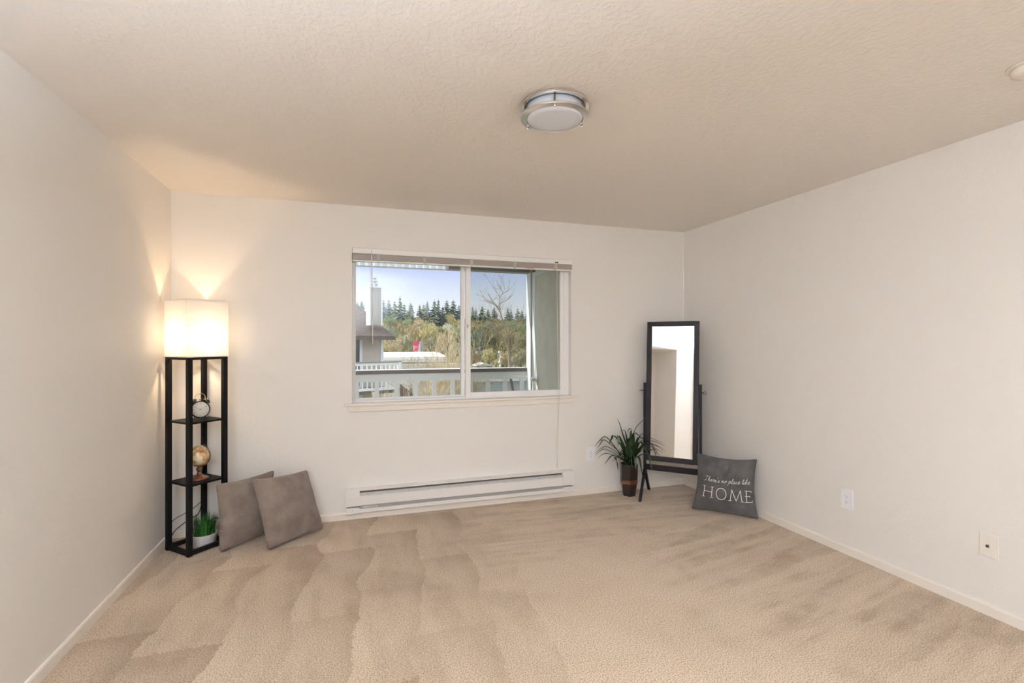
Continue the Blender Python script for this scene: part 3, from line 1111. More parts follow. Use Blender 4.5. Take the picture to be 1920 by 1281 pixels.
M_taupe = pillow_mat('taupe_plush', (.150, .112, .092), (.215, .168, .142), True)
zb = Vector((0, 0, .012))
rBL, rBR = un(502, 1036, 2, .0), un(606, 994, 2, .0)
pR = Pillow(rBL + zb, rBR + zb, un(471, 899, 1, 3.655), un(575, 881, 1, 3.900), .078, .050, pinch=.06, rc=.09, seed=1.3, wr=.006)
oR = pR.build('throw_pillow', M_taupe, (rBL + rBR) / 2)
tag(oR, 'taupe plush throw pillow in front, leaning on the other beside the heater', 'pillow', 'taupe pillows beside the lamp')
lBL, lBR = un(411, 1040, 2, 0), un(503, 1004, 2, 0)
pL = Pillow(lBL + zb, lBR + zb, un(404, 908, 1, 3.662), un(514, 881, 1, 3.865), .072, .036, pinch=.06, rc=.09, seed=4.9, wr=.006)
oL = pL.build('throw_pillow', M_taupe, (lBL + lBR) / 2)
tag(oL, 'taupe plush throw pillow behind, leaning against the black lamp legs', 'pillow', 'taupe pillows beside the lamp')

M_grey = pillow_mat('grey_velvet', (.058, .053, .052), (.098, .091, .089), False)
hBL, hBR = un(1296, 956, 2, 0), un(1423, 976, 2, 0)
pH = Pillow(hBL + zb * .6, hBR + zb * .6, un(1306, 848, 0, 2.668), un(1420, 861, 0, 2.972), .080, .042, pinch=.11, seed=8.2, wr=.030, rc=.05, rim=.06, ex=.6)
oH = pH.build('lettered_pillow', M_grey, (hBL + hBR) / 2, 48)
tag(oH, 'charcoal grey velvet pillow with white embroidered words, against the right wall', 'pillow')
M_thread = mat('white_thread', (.80, .78, .76), .6)
rootH = Vector((hBL + hBR) / 2)


def stitch(mb, P, rad):
    pts = []
    for u, v in P:
        pts.append(pH.pt(u, v, 1) + pH.n * (rad * .6) - rootH)
    mb.tube(pts, rad, 6)


def dense(P, step_=.012):
    o = []
    for a, b in zip(P[:-1], P[1:]):
        n = max(1, int(math.hypot(b[0] - a[0], b[1] - a[1]) / step_))
        o += [(a[0] + (b[0] - a[0]) * i / n, a[1] + (b[1] - a[1]) * i / n) for i in range(n)]
    return o + [P[-1]]


# the word HOME in serif capitals
home = MB()
y0, y1 = .285, .475
TK, TN = .0030, .0018


def stroke(P, r_):
    stitch(home, dense(P), r_)


def serif(x, y, w=.026):
    stroke([(x - w, y), (x + w, y)], TN)


for x in (.155, .295):                     # H
    stroke([(x, y0), (x, y1)], TK if x > .2 else TN * 1.2)
    serif(x, y0)
    serif(x, y1)
stroke([(.155, .385), (.295, .385)], TN)
stroke([(.455 + .085 * math.cos(a), .380 + .100 * math.sin(a)) for a in [2 * math.pi * k / 28 for k in range(29)]], .0027)   # O
stroke([(.605, y0), (.632, y1)], TN * 1.2)    # M
stroke([(.632, y1), (.705, y0 + .005)], TK)
stroke([(.705, y0 + .005), (.775, y1)], TN * 1.2)
stroke([(.775, y1), (.798, y0)], TK)
serif(.605, y0, .028)
serif(.805, y0, .030)
stroke([(.872, y0), (.872, y1)], TK)       # E
for yy, w in ((y0, .085), (y1, .075), (.385, .055)):
    stroke([(.850, yy), (.872 + w, yy)], TN * 1.15)
stroke([(.957, y0), (.960, y0 + .030)], TN)
stroke([(.947, y1), (.947, y1 - .028)], TN)
stroke([(.927, .400), (.927, .370)], TN)
home.build('embroidered_word', M_thread, oH)

# the script line above it
GL = {
    'T': (1.15, [[(.0, 1.55), (.15, 1.95), (.6, 1.85), (1.25, 2.0)], [(.62, 1.86), (.5, 1.0), (.32, .2), (.1, .0), (-.1, .25)]]),
    'h': (.95, [[(0, .2), (.25, .9), (.42, 1.75), (.3, 2.0), (.16, 1.6), (.1, .7), (.08, 0), (.2, .6), (.42, .98), (.58, .8), (.55, .2), (.68, .0), (.95, .3)]]),
    'e': (.75, [[(0, .3), (.3, .5), (.5, .8), (.36, 1.0), (.16, .75), (.14, .3), (.3, .0), (.55, .1), (.75, .35)]]),
    'r': (.72, [[(0, .3), (.2, .9), (.24, 1.08), (.34, .88), (.52, .9), (.44, .4), (.5, .05), (.72, .3)]]),
    "'": (.30, [[(.12, 2.0), (.06, 1.6)]]),
    's': (.72, [[(0, .25), (.28, .8), (.34, 1.05), (.44, .6), (.46, .2), (.28, .0), (.1, .14), (.4, .12), (.72, .3)]]),
    'n': (1.0, [[(0, .4), (.12, .95), (.2, .9), (.14, .0), (.24, .6), (.46, .98), (.6, .8), (.56, .2), (.7, .0), (1.0, .3)]]),
    'o': (.82, [[(.42, .98), (.16, .8), (.1, .3), (.3, .0), (.54, .25), (.56, .75), (.42, .98), (.55, .72), (.85, .8)]]),
    'p': (.92, [[(0, .4), (.2, .95), (.24, .9), (.1, -.3), (.02, -1.0)], [(.18, .35), (.34, .9), (.56, .9), (.6, .4), (.42, .0), (.2, .15), (.5, .05), (.92, .35)]]),
    'l': (.55, [[(0, .3), (.3, 1.2), (.36, 1.85), (.22, 1.95), (.14, 1.2), (.14, .3), (.28, .0), (.55, .3)]]),
    'a': (.92, [[(.6, .85), (.36, 1.0), (.1, .65), (.12, .15), (.32, .0), (.56, .5), (.62, .95), (.56, .3), (.68, .0), (.92, .3)]]),
    'c': (.74, [[(.52, .8), (.38, 1.0), (.12, .7), (.12, .25), (.3, .0), (.5, .08), (.74, .35)]]),
    'i': (.5, [[(0, .3), (.18, .95), (.14, .3), (.24, .0), (.5, .3)], [(.24, 1.45), (.27, 1.52)]]),
    'k': (.9, [[(0, .2), (.25, .9), (.42, 1.75), (.3, 2.0), (.16, 1.6), (.1, .7), (.08, 0)], [(.1, .45), (.42, .98), (.52, .78), (.2, .5), (.42, .3), (.6, .0), (.9, .3)]]),
    ' ': (.55, []),
}
scr = MB()
text = "There's no place like"
tw = sum(GL[c][0] for c in text)
x0, x1, yb, xh = .150, .930, .572, .044
sx = (x1 - x0) / tw
cx_ = 0
for ch in text:
    w, sts = GL[ch]
    for st_ in sts:
        P = [(x0 + (cx_ + q[0] + .22 * q[1]) * sx, yb + q[1] * xh + .018 * (cx_ / tw)) for q in st_]
        P = [(a.x, a.y) for a in smoothline([(q[0], q[1], 0) for q in P], 4)]
        stitch(scr, P, .00125)
    cx_ += w
scr.build('embroidered_script', M_thread, oH)

# ------------------------------------------------------------------ cheval mirror
CM = Vector((2.6626, 3.6524, 0))
mr_ = thing('cheval_mirror', 'tall dark-framed standing mirror tilted back in the right corner', 'mirror', CM, R(-45))
# local x: along the mirror (right), local y: back towards the corner
M_mf = mat('espresso_wood', (.013, .010, .012), .42, bump=(70, .06, .001), spec=.18)
PW = .225
pivz, tilt = .942, R(4.93)
for sx in (-1, 1):
    MB().box(sx * (PW + .010) - .011, sx * (PW + .010) + .011, -.012, .012, .205, 1.012).build('post', M_mf, mr_, bevel=.0015)
    for sy, L_ in ((-1, .215 if sx < 0 else .17), (1, .200)):
        ft = MB()
        cx = sx * (PW + .010)
        ft.prism([(cx - .011, sy * L_, 0), (cx - .011, sy * (L_ - .030), 0), (cx - .011, sy * -.010, .225), (cx - .011, sy * .020, .240)], (.022, 0, 0))
        ft.build('foot', M_mf, mr_, bevel=.001)
MB().box(-PW, PW, -.010, .010, .233, .283).build('stretcher', M_mf, mr_, bevel=.0015)
up = Vector((0, math.sin(tilt), math.cos(tilt)))
nb = Vector((0, -math.cos(tilt), math.sin(tilt)))      # out of the glass
pc = Vector((0, 0, pivz))
MH0, MH1, MW, MF = -.612, .618, .2215, .042


def mb_local(x0, x1, a0, a1, n0, n1):
    m_ = MB()
    c_ = pc + Vector(((x0 + x1) / 2, 0, 0)) + up * (a0 + a1) / 2 + nb * (n0 + n1) / 2
    return m_.obox(c_, ((x1 - x0) / 2, 0, 0), nb * (n1 - n0) / 2, up * (a1 - a0) / 2)


fo_ = MB()
for x0_, x1_, a0_, a1_ in ((-MW, -MW + MF, MH0, MH1), (MW - MF, MW, MH0, MH1), (-MW + MF, MW - MF, MH1 - MF, MH1), (-MW + MF, MW - MF, MH0, MH0 + MF)):
    q = mb_local(x0_, x1_, a0_, a1_, -.012, .012)
    fo_.add(q.v, q.f)
mfr = fo_.build('mirror_frame', M_mf, mr_, bevel=.002)
gm_ = mb_local(-MW + MF - .002, MW - MF + .002, MH0 + MF - .002, MH1 - MF + .002, -.004, .004)
gm_.build('mirror_glass', mat('silvered_glass', (.93, .94, .94), .0, 1.0), mr_)
bk = mb_local(-MW + .012, MW - .012, MH0 + .012, MH1 - .012, -.016, -.012)
bk.build('backing_board', mat('hardboard', (.10, .06, .04), .8), mr_)
for sx in (-1, 1):
    kb = MB()
    kb.tube([(sx * (MW - .004), 0, pivz), (sx * (PW + .034), 0, pivz)], .004, 8)
    if True:
        c_ = Vector((sx * (PW + .045), 0, pivz))
        kb.tube([c_ + Vector((math.cos(a) * .011, math.sin(a) * .011 * (sx < 0), math.sin(a) * .011 * (sx > 0))) for a in [2 * math.pi * k / 20 for k in range(21)]], .0022, 6)
    kb.build('tilt_knob', mat('knob_iron', (.02, .018, .016), .4, .6) if sx < 0 else bpy.data.materials['knob_iron'], mr_)

# ------------------------------------------------------------------ spiky potted plant
PCX, PCY = 2.360, 3.862
pp = thing('potted_plant', 'spiky green plant in a tall dark hexagonal pot left of the mirror', 'plant', (PCX, PCY, 0))
M_pot = mat('pot_black', (.012, .008, .007), .4, var=((.020, .011, .009), 20, .4, .7))
M_band = mat('pot_band', (.085, .028, .012), .5, var=((.13, .045, .02), 40, .4, .7), bump=(60, .3, .002))


def hexring(r_, z, off=R(8)):
    return [(r_ * math.cos(off + k * math.pi / 3), r_ * math.sin(off + k * math.pi / 3), z) for k in range(6)]


def hexbody(levels):
    m_ = MB()
    v = [q for r_, z in levels for q in hexring(r_, z)]
    f = [(i * 6 + k, i * 6 + (k + 1) % 6, (i + 1) * 6 + (k + 1) % 6, (i + 1) * 6 + k) for i in range(len(levels) - 1) for k in range(6)]
    f += [(5, 4, 3, 2, 1, 0), tuple(range((len(levels) - 1) * 6, len(levels) * 6))]
    return m_.add(v, f)


hexbody([(.058, 0), (.078, .125), (.082, .21), (.083, .285), (.075, .285), (.072, .262), (.0, .262)][:6] + [(.001, .262)]).build('pot', M_pot, pp, bevel=.002)
hexbody([(.0765, .110), (.0795, .110), (.0815, .147), (.0785, .147)]).build('pot_band', M_band, pp)
lv = MB()
cR = Vector((math.cos(YAW), -math.sin(YAW), 0))
cF = Vector((math.sin(YAW), math.cos(YAW), 0))
PB = Vector((PCX, PCY, .27))


def pxpt(u, v, depth_off):
    base = PB.dot(cF) + depth_off
    a, b = (u - 960) / FPX, (640.5 - v) / FPX
    return Vector((0, 0, CAM_H)) + (cF + cR * a + Vector((0, 0, 1)) * b) * base


def leaf(P, w):
    w *= 1.75
    P = smoothline(P, 5)
    n = len(P)
    v, f = [], []
    for i, q in enumerate(P):
        t = i / (n - 1)
        d = (P[min(i + 1, n - 1)] - P[max(i - 1, 0)]).normalized()
        sd = d.cross(Vector((0, 0, 1)))
        sd = sd.normalized() if sd.length > .05 else Vector((1, 0, 0))
        ww = w * (.55 + .45 * min(1, t * 4)) * (1 - t ** 2.6) + .0006
        up_ = sd.cross(d)
        v += [q - sd * ww + up_ * ww * .35, q - up_ * ww * .1, q + sd * ww + up_ * ww * .35]
    for i in range(n - 1):
        f += [(3 * i, 3 * i + 1, 3 * i + 4, 3 * i + 3), (3 * i + 1, 3 * i + 2, 3 * i + 5, 3 * i + 4)]
    lv.add([q - Vector((PCX, PCY, 0)) for q in v], f, True)


# (apex px, tip px, depth offset of apex, of tip, half width)
LV = [((1167, 815), (1157, 784), -.02, -.03, .0085), ((1190, 808), (1213, 782), -.03, -.05, .0075),
      ((1136, 820), (1114, 838), .02, .02, .009), ((1134, 826), (1120, 842), -.03, -.04, .0085),
      ((1138, 838), (1113, 852), .03, .03, .0065), ((1135, 843), (1116, 855), -.05, -.06, .0065),
      ((1140, 851), (1121, 859), -.08, -.10, .006), ((1150, 855), (1134, 871), -.10, -.13, .0075),
      ((1154, 858), (1159, 883), -.14, -.17, .0075), ((1152, 818), (1142, 834), -.08, -.12, .009),
      ((1160, 818), (1159, 839), -.10, -.14, .008), ((1172, 810), (1163, 811), .03, .04, .006),
      ((1183, 806), (1176, 811), .02, .00, .006), ((1200, 818), (1211, 814), .0, -.02, .007),
      ((1205, 826), (1243, 836), -.12, -.16, .0055), ((1208, 832), (1240, 842), -.16, -.20, .0055),
      ((1206, 836), (1243, 850), -.14, -.20, .0055), ((1204, 838), (1238, 854), -.18, -.22, .0055),
      ((1208, 843), (1232, 853), -.15, -.19, .0050), ((1200, 830), (1221, 866), -.16, -.22, .0105),
      ((1208, 838), (1223, 883), -.18, -.24, .0095), ((1212, 850), (1223, 868), -.20, -.25, .008),
      ((1197, 858), (1205, 895), -.15, -.20, .0085), ((1190, 857), (1192, 881), -.16, -.19, .0085),
      ((1188, 815), (1200, 820), -.05, -.08, .012), ((1180, 825), (1190, 815), -.06, -.08, .012),
      ((1165, 830), (1150, 820), -.05, -.07, .011), ((1196, 822), (1216, 830), -.03, -.06, .011),
      ((1188, 838), (1196, 826), -.09, -.11, .012), ((1176, 842), (1172, 828), -.09, -.10, .011)]
for (au, av), (tu, tv), da, dt, w in LV:
    a, t = pxpt(au, av, da), pxpt(tu, tv, dt)
    a.y = min(a.y, D - .03)
    t.y = min(t.y, D - .02)
    b = PB + Vector((random.uniform(-.028, .028), random.uniform(-.028, .01), 0))
    mid = b.lerp(a, .5) + Vector((0, 0, .018))
    leaf([b, mid, a, a.lerp(t, .55) + Vector((0, 0, .012)), t], w)
for k in range(34):
    az = random.uniform(0, 2 * math.pi)
    rr_ = random.uniform(.05, .13)
    d_ = Vector((math.cos(az), math.sin(az), 0))
    if d_.y > .1:
        rr_ *= .5
    if d_.x > .2:
        rr_ *= .45
    b = PB + d_ * .02
    hh = random.uniform(.08, .17)
    a = PB + d_ * rr_ * .6 + Vector((0, 0, hh))
    t = PB + d_ * rr_ * 1.35 + Vector((0, 0, hh * random.uniform(.15, .8)))
    leaf([b, b.lerp(a, .5) + Vector((0, 0, .02)), a, t], random.uniform(.005, .0075))
lv.build('foliage', mat('leaf_green', (.008, .022, .007), .42, var=((.020, .048, .013), 14, .35, .65)), pp, recalc=False)

# ================================================================== outside
M_ext = mat('siding_grey', (.62, .61, .52), .7, var=((.56, .55, .47), 3, .35, .65), bump=(18, .3, .01))
M_extw = mat('exterior_white', (.78, .80, .80), .5)
M_deck = mat('deck_coating', (.55, .53, .50), .8, bump=(120, .3, .003))
M_cap = mat('rail_cap_brown', (.145, .118, .105), .6, bump=(40, .1, .003))
M_railw = mat('rail_paint', (.84, .86, .86), .5)
BY = 5.42
struct(MB().box(-4.0, 2.3, D + T + .001, 5.55, -.25, -.06).build('balcony_deck', M_deck))
struct(MB().box(-4.0, 2.3, D + T + .001, 5.30, 2.42, 2.60).build('balcony_soffit', M_extw))
hb_ = MB().box(.99, 1.945, 5.30, 5.44, 2.175, 2.60)
struct(hb_.build('balcony_beam', mat('beam_paint', (.30, .29, .29), .6)))
sw = MB()
sw.box(1.95, 2.3, D + T + .001, 5.08, -.06, 2.42)
struct(sw.build('balcony_partition', M_ext))
cp = MB().box(1.946, 2.3, 5.30, 5.44, -.06, 2.42)
struct(cp.build('trim_2', M_railw))
struct(MB().box(1.965, 2.3, 5.205, 5.30, -.06, 2.42).build('trim_3', mat('gap_brown', (.12, .105, .09), .7)))
sdoor = MB().box(1.925, 1.949, 4.30, 5.075, -.04, 2.10).build('door_2', mat('door_greygreen', (.72, .68, .57), .6, var=((.64, .60, .50), 5, .35, .65)), bevel=.002)
struct(sdoor)
dt_ = MB().box(1.930, 1.95, 5.10, 5.20, -.05, 2.16)
dt_.box(1.932, 1.95, 4.28, 5.10, 2.105, 2.18)
dt_.build('door_trim', M_extw, sdoor)
kn = MB().lathe([(.030, 0), (.030, .008), (.013, .010), (.013, .034), (.027, .044), (.030, .058), (.018, .070), (0, .072)], (1.925, 5.035, .962), 24, (-1, 0, 0))
kn.build('door_knob', M_chr, sdoor)
# light beam edge trim over the left half of the view: corrugated roof edge hanging off the beam
def translucent_sheet():
    m = bpy.data.materials.new('corrugated_plastic')
    m.use_nodes = True
    N, L = m.node_tree.nodes, m.node_tree.links
    N.clear()
    o = N.new('ShaderNodeOutputMaterial')
    mx = N.new('ShaderNodeMixShader')
    mx.inputs[0].default_value = .72
    df = N.new('ShaderNodeBsdfDiffuse')
    df.inputs[0].default_value = (.82, .88, .90, 1)
    tr = N.new('ShaderNodeBsdfTranslucent')
    tr.inputs[0].default_value = (.90, .96, .98, 1)
    L.new(df.outputs[0], mx.inputs[1])
    L.new(tr.outputs[0], mx.inputs[2])
    L.new(mx.outputs[0], o.inputs[0])
    return m


re_ = thing('roof_edge', 'white corrugated plastic roof edge above the balcony outside the left pane', 'roof edge', (-4.0, 5.40, 2.17))
rf = MB()
xs = 340
vv = []
for k in range(xs + 1):
    x = k * 4.985 / xs
    y = .018 * math.sin(x * 2 * math.pi / .075)
    vv += [(x, y, .010), (x, y, .30)]
rf.add(vv, [(2 * k, 2 * k + 2, 2 * k + 3, 2 * k + 1) for k in range(xs)], True)
rf.build('corrugated_sheet', translucent_sheet(), re_, recalc=False)
MB().box(0, 4.985, -.02, .02, .0, .012).build('edge_strip', M_extw, re_)

rl = thing('balcony_railing', 'white balcony railing with brown top board just outside the window', 'railing', (0, BY, -.06))


def rp(mb, name, m, parent=rl, **k):
    mb.v = [(x, y - BY, z + .06) for x, y, z in mb.v]
    return mb.build(name, m, parent, **k)


rp(MB().box(-2.5, 1.945, BY, BY + .14, 1.030, 1.070), 'top_cap', M_cap, bevel=.003)
rp(MB().box(-2.5, 1.945, BY - .003, BY + .143, 1.070, 1.074), 'sunlit_cap_strip', M_extw)  # thin white strip put in for the sunlit line along the cap top
rp(MB().box(-2.5, 1.943, BY + .028, BY + .066, .945, 1.031), 'fascia_board', M_railw)
for k in range(-4, 9):
    x = .222 + k * .2068
    rp(MB().box(x, x + .044, BY + .030, BY + .074, .03, .946), 'baluster', M_railw)
rp(MB().box(-2.5, 1.943, BY + .028, BY + .076, -.02, .04), 'bottom_rail', M_railw)

# ground and hill
M_ground = mat('ground_grass', (.20, .19, .10), .95, var=((.28, .25, .17), .5, .35, .65))


def hill_z(x, y):
    t = max(0.0, min(1.0, (y - 70) / 190))
    t = t * t * (3 - 2 * t)
    return -3.4 + 12.5 * t + mnoise.noise(Vector((x * .012, y * .012, 0))) * 1.5 * t


gmb = MB()
gx = [-160 + 10 * i for i in range(57)]
gy = [5.9, 12, 20, 30, 40, 50] + [60 + 10 * i for i in range(32)]
vv = [(x, y, hill_z(x, y)) for y in gy for x in gx]
ff = [(j * len(gx) + i, j * len(gx) + i + 1, (j + 1) * len(gx) + i + 1, (j + 1) * len(gx) + i) for j in range(len(gy) - 1) for i in range(len(gx) - 1)]
gmb.add(vv, ff, True)
struct(gmb.build('ground', M_ground))

# ---- neighbouring apartment building
ab = thing('apartment_building', 'taupe apartment building with brown shingle roof and tall chimney at left', 'building', un(705, 609, 1, 16.2), R(20))
AZ = ab.location.z
M_awall = mat('stucco_taupe', (.56, .51, .43), .8, var=((.50, .455, .385), 2, .35, .65))
M_atrim = mat('building_trim', (.80, .84, .85), .5)


def shingle():
    m = mat('brown_shingle', (.19, .145, .125), .9)
    N, L = m.node_tree.nodes, m.node_tree.links
    t = N.new('ShaderNodeTexCoord')
    b = N.new('ShaderNodeTexBrick')
    b.inputs['Color1'].default_value = (.13, .09, .07, 1)
    b.inputs['Color2'].default_value = (.10, .075, .065, 1)
    b.inputs['Mortar'].default_value = (.05, .036, .032, 1)
    b.inputs['Scale'].default_value = 1.0
    b.inputs['Brick Width'].default_value = .32
    b.inputs['Row Height'].default_value = .14
    b.inputs['Mortar Size'].default_value = .016
    L.new(t.outputs['Object'], b.inputs['Vector'])
    L.new(b.outputs[0], N['Principled BSDF'].inputs['Base Color'])
    return m


ez = 1.50 - AZ
MB().box(-7, .20, -.05, 6, -3.4 - AZ, ez + .02).build('outer_wall', M_awall, ab)
MB().box(.13, .225, -.075, .0, -3.4 - AZ, ez).build('corner_trim', M_atrim, ab)
rfm = MB()
rfm.prism([(-7, -.45, ez), (.43, -.45, ez), (.20, 3.0, ez + 1.45), (-7, 3.0, ez + 1.45)], (0, .02, .05))
rfm.prism([(-7, 3.0, ez + 1.48), (.20, 3.0, ez + 1.48), (.43, 6.5, ez), (-7, 6.5, ez)], (0, .02, .04))
rfo = rfm.build('roof', shingle(), ab)
MB().box(-7, .44, -.50, -.45, ez - .07, ez + .03).build('roof_fascia', mat('fascia_brown', (.12, .085, .07), .7), rfo)
chm = MB().box(-.205, .205, .0, .27, -.02, 1.19).build('chimney', mat('chimney_siding', (.40, .39, .345), .75), ab)
tr_ = MB()
for x in (-.215, .165):
    tr_.box(x, x + .05, -.014, .012, -.02, 1.18)
tr_.box(-.215, -.203, .0, .28, -.02, 1.18)
tr_.box(-.235, .235, -.03, .30, 1.18, 1.22)
tr_.build('chimney_trim', M_atrim, chm)
MB().lathe([(.085, 1.22), (.085, 1.29), (.13, 1.30), (.13, 1.32), (.07, 1.33), (.07, 1.38), (.12, 1.39), (.12, 1.42), (.06, 1.44), (.06, 1.48), (.10, 1.49), (0, 1.53)], (.0, .135, 0), 20).build('flue_cap', mat('galvanised_flue', (.55, .58, .62), .4, .6), chm)
wn = MB().box(-1.9, -.56, -.062, -.045, -.65 - 0.05 - AZ + .75 - .05, ez - .02)
wno = wn.build('window', mat('dark_glazing', (.03, .04, .05), .15), ab)
wt = MB().box(-.56, -.48, -.08, -.04, -3.4 - AZ, ez)
wt.build('window_trim', M_atrim, wno)
brl = MB()
bz1, bz0 = .79 - AZ, .0 - AZ
brl.box(-3, .30, -1.24, -1.16, bz1 - .03, bz1)
brl_o = brl.build('balcony_cap', mat('far_cap_grey', (.22, .22, .22), .6), ab)
bx_ = MB()
bx_.box(-3, .28, -1.215, -1.185, bz1 - .11, bz1 - .03)
bx_.box(-3, .28, -1.22, -1.18, bz0 - .06, bz0 + .02)
bx_.box(.18, .29, -1.25, -1.15, -3.4 - AZ, bz1 - .03).box(-.60, -.49, -1.25, -1.15, -3.4 - AZ, bz0 - .1)
bx_.box(-.60, .28, -1.22, -1.18, bz0 - .32, bz0 - .26)
bro = bx_.build('balcony_frame', M_atrim, ab)
for k in range(16):
    x = .07 - k * .142
    MB().box(x, x + .034, -1.217, -1.183, bz0, bz1 - .1).build('baluster', M_atrim, bro)
MB().box(-3, .2, -1.2, -.05, bz0 - .16, bz0 - .06).build('balcony_floor', M_cap, ab)

# ---- low white-roofed building
lbx0, lbx1 = un(712, 670, 1, 46).x, un(838, 670, 1, 46).x
lbz = un(760, 669, 1, 46).z
lw = thing('carport', 'long low white-roofed carport behind the twiggy tree', 'carport', (lbx0, 46, 0))
L_ = lbx1 - lbx0
MB().prism([(0, 0, lbz - .28), (L_, 0, lbz - .28), (L_, 6, lbz + .05), (0, 6, lbz + .05)], (0, 0, .26)).build('roof', mat('white_membrane', (.88, .88, .86), .6), lw)
MB().box(0, L_, .06, .12, lbz - .52, lbz - .30).build('roof_fascia', M_extw, lw)
MB().box(.1, L_ - .1, .9, 5.8, -4, lbz - .3).build('back_wall', mat('carport_wall', (.60, .58, .52), .8, var=((.40, .35, .30), .8, .45, .6)), lw)
# pale garden wall in front of it
gwl = MB().box(un(722, 700, 1, 30).x, un(880, 700, 1, 30).x, 30, 30.3, -4, un(760, 683, 1, 30).z)
tag(gwl.build('garden_wall', mat('pale_render', (.62, .62, .56), .8)), 'pale plastered wall in front of the white carport', 'wall')

# ---- brown board fence seen between balusters
fn = thing('wood_fence', 'brown sloping board fence between the white balusters', 'fence', un(754, 745, 1, 14))
fz = fn.location.z
wpx = (un(780, 745, 1, 14).x - fn.location.x)
M_board = mat('weathered_board', (.27, .19, .13), .85, var=((.17, .13, .10), 12, .4, .6))
nb_ = 8
for k in range(nb_):
    w_ = wpx / nb_
    zt = un(756 + k * 3, 724 + k * 2.4, 1, 14).z - fz
    MB().box(k * w_, (k + 1) * w_ - .008, 0, .03, -1.2, zt).build('board', M_board, fn)
MB().box(-.06, .0, -.02, .05, -1.2, un(754, 721, 1, 14).z - fz).build('fence_post', mat('post_brown', (.13, .10, .08), .85), fn)
MB().box(wpx * .55, wpx * .55 + .05, -.03, .02, -1.2, un(768, 729, 1, 14).z - fz).build('fence_post', bpy.data.materials['post_brown'], fn)

# ---- grey metal shed beyond the right balusters
shx0, shx1 = un(876, 720, 1, 17).x, un(1000, 720, 1, 17).x
shz = un(930, 712, 1, 17).z
sd_ = thing('metal_shed', 'pale grey ribbed metal shed below the balcony railing at right', 'shed', (shx0, 17, -3.4))
rb = MB().box(0, shx1 - shx0, 0, 3, 0, shz + 3.4)
for k in range(36):
    x = k * (shx1 - shx0) / 36
    rb.box(x, x + .02, -.02, .001, 0, shz + 3.38)
rb.build('ribbed_wall', mat('shed_metal', (.52, .56, .58), .5, .1), sd_)
MB().box(-.1, shx1 - shx0, -.10, .0, shz + 3.34, shz + 3.42).build('gutter', M_extw, sd_)
MB().box(-.1, shx1 - shx0 + .1, -.1, 3.1, shz + 3.42, shz + 3.45).build('roof', mat('shed_roof', (.60, .62, .63), .6), sd_)
pa, pb_ = un(957, 708, 1, 9), un(964, 745, 1, 9)
tag(MB().bar(pa, pb_ + (pb_ - pa) * 3, .045, .045).build('timber_pole', mat('timber_brown', (.16, .115, .085), .8)), 'leaning brown timber pole below the railing at right', 'pole')

# ---- red banner sign, lamp post, small houses
bn = thing('banner_sign', 'pink and red banner sign standing above the white carport', 'sign', un(781, 668, 1, 58))
q0, q1, q2 = un(775, 668, 1, 58), un(788, 640, 1, 58), un(793, 640, 1, 58)
bw, bh = q1.x - q0.x, q1.z - q0.z
b0x = q0.x - bn.location.x
MB().box(b0x, b0x + bw, -.04, .04, 0, bh).build('banner', mat('banner_print', (.75, .06, .16), .6, var=((.85, .55, .50), .9, .48, .54)), bn)
MB().box(b0x + bw, b0x + bw + (q2.x - q1.x), -.1, .5, -3, bh).build('side_panel', mat('sign_grey', (.30, .30, .33), .6), bn)
MB().box(b0x + bw - .06, b0x + bw + .08, -.08, .0, -3, bh).build('sign_frame', M_extw, bn)
MB().box(b0x + .2, b0x + .5, -.03, .03, -6, 0).build('sign_post', mat('post_grey', (.35, .35, .35), .6), bn)

lp0 = un(937.5, 690, 1, 48)
lpz = un(937.5, 661, 1, 48).z - lp0.z
lpo = thing('street_lamp', 'slim white lamp post among the bushes at right', 'street lamp', lp0)
MB().tube([(0, 0, -3), (0, 0, lpz)], .045, 6).build('pole', M_extw, lpo)
M_opal = mat('opal_globe', (.88, .88, .84), .4)
for dx, dz in ((-.12, 0), (.1, -.5), (-.08, -1.0), (.02, -1.4)):
    MB().lathe([(0, .14), (.11, .06), (.11, -.06), (0, -.12)], (dx, 0, lpz + dz), 10).build('lamp_globe', M_opal, lpo)


def house(name, label, u, v, Y, w, h, roofc, wallc, parent_label='house'):
    o = thing(name, label, 'house', un(u, v, 1, Y))
    MB().box(-w / 2, w / 2, 0, w, -8, h * .45).build('outer_wall', mat(name + '_wall', wallc, .8), o)
    MB().prism([(-w * .62, -.2, h * .42), (w * .62, -.2, h * .42), (0, -.2, h)], (0, w + .4, 0)).build('roof', mat(name + '_roof', roofc, .8), o)


house('cottage', 'small dark-roofed house half hidden among trees at right', 905, 661, 95, 2.3, 1.15, (.10, .10, .14), (.5, .5, .5))
house('cabin', 'small white-gabled house top just above the balcony rail', 908, 690, 32, 1.1, .34, (.72, .72, .68), (.5, .48, .44))

# ------------------------------------------------------------------ trees
M_bark = mat('bark', (.10, .075, .055), .9)


def leafmat(name, c1, c2, sc=.5):
    return mat(name, c1, .8, var=(c2, sc, .35, .65), spec=.1)


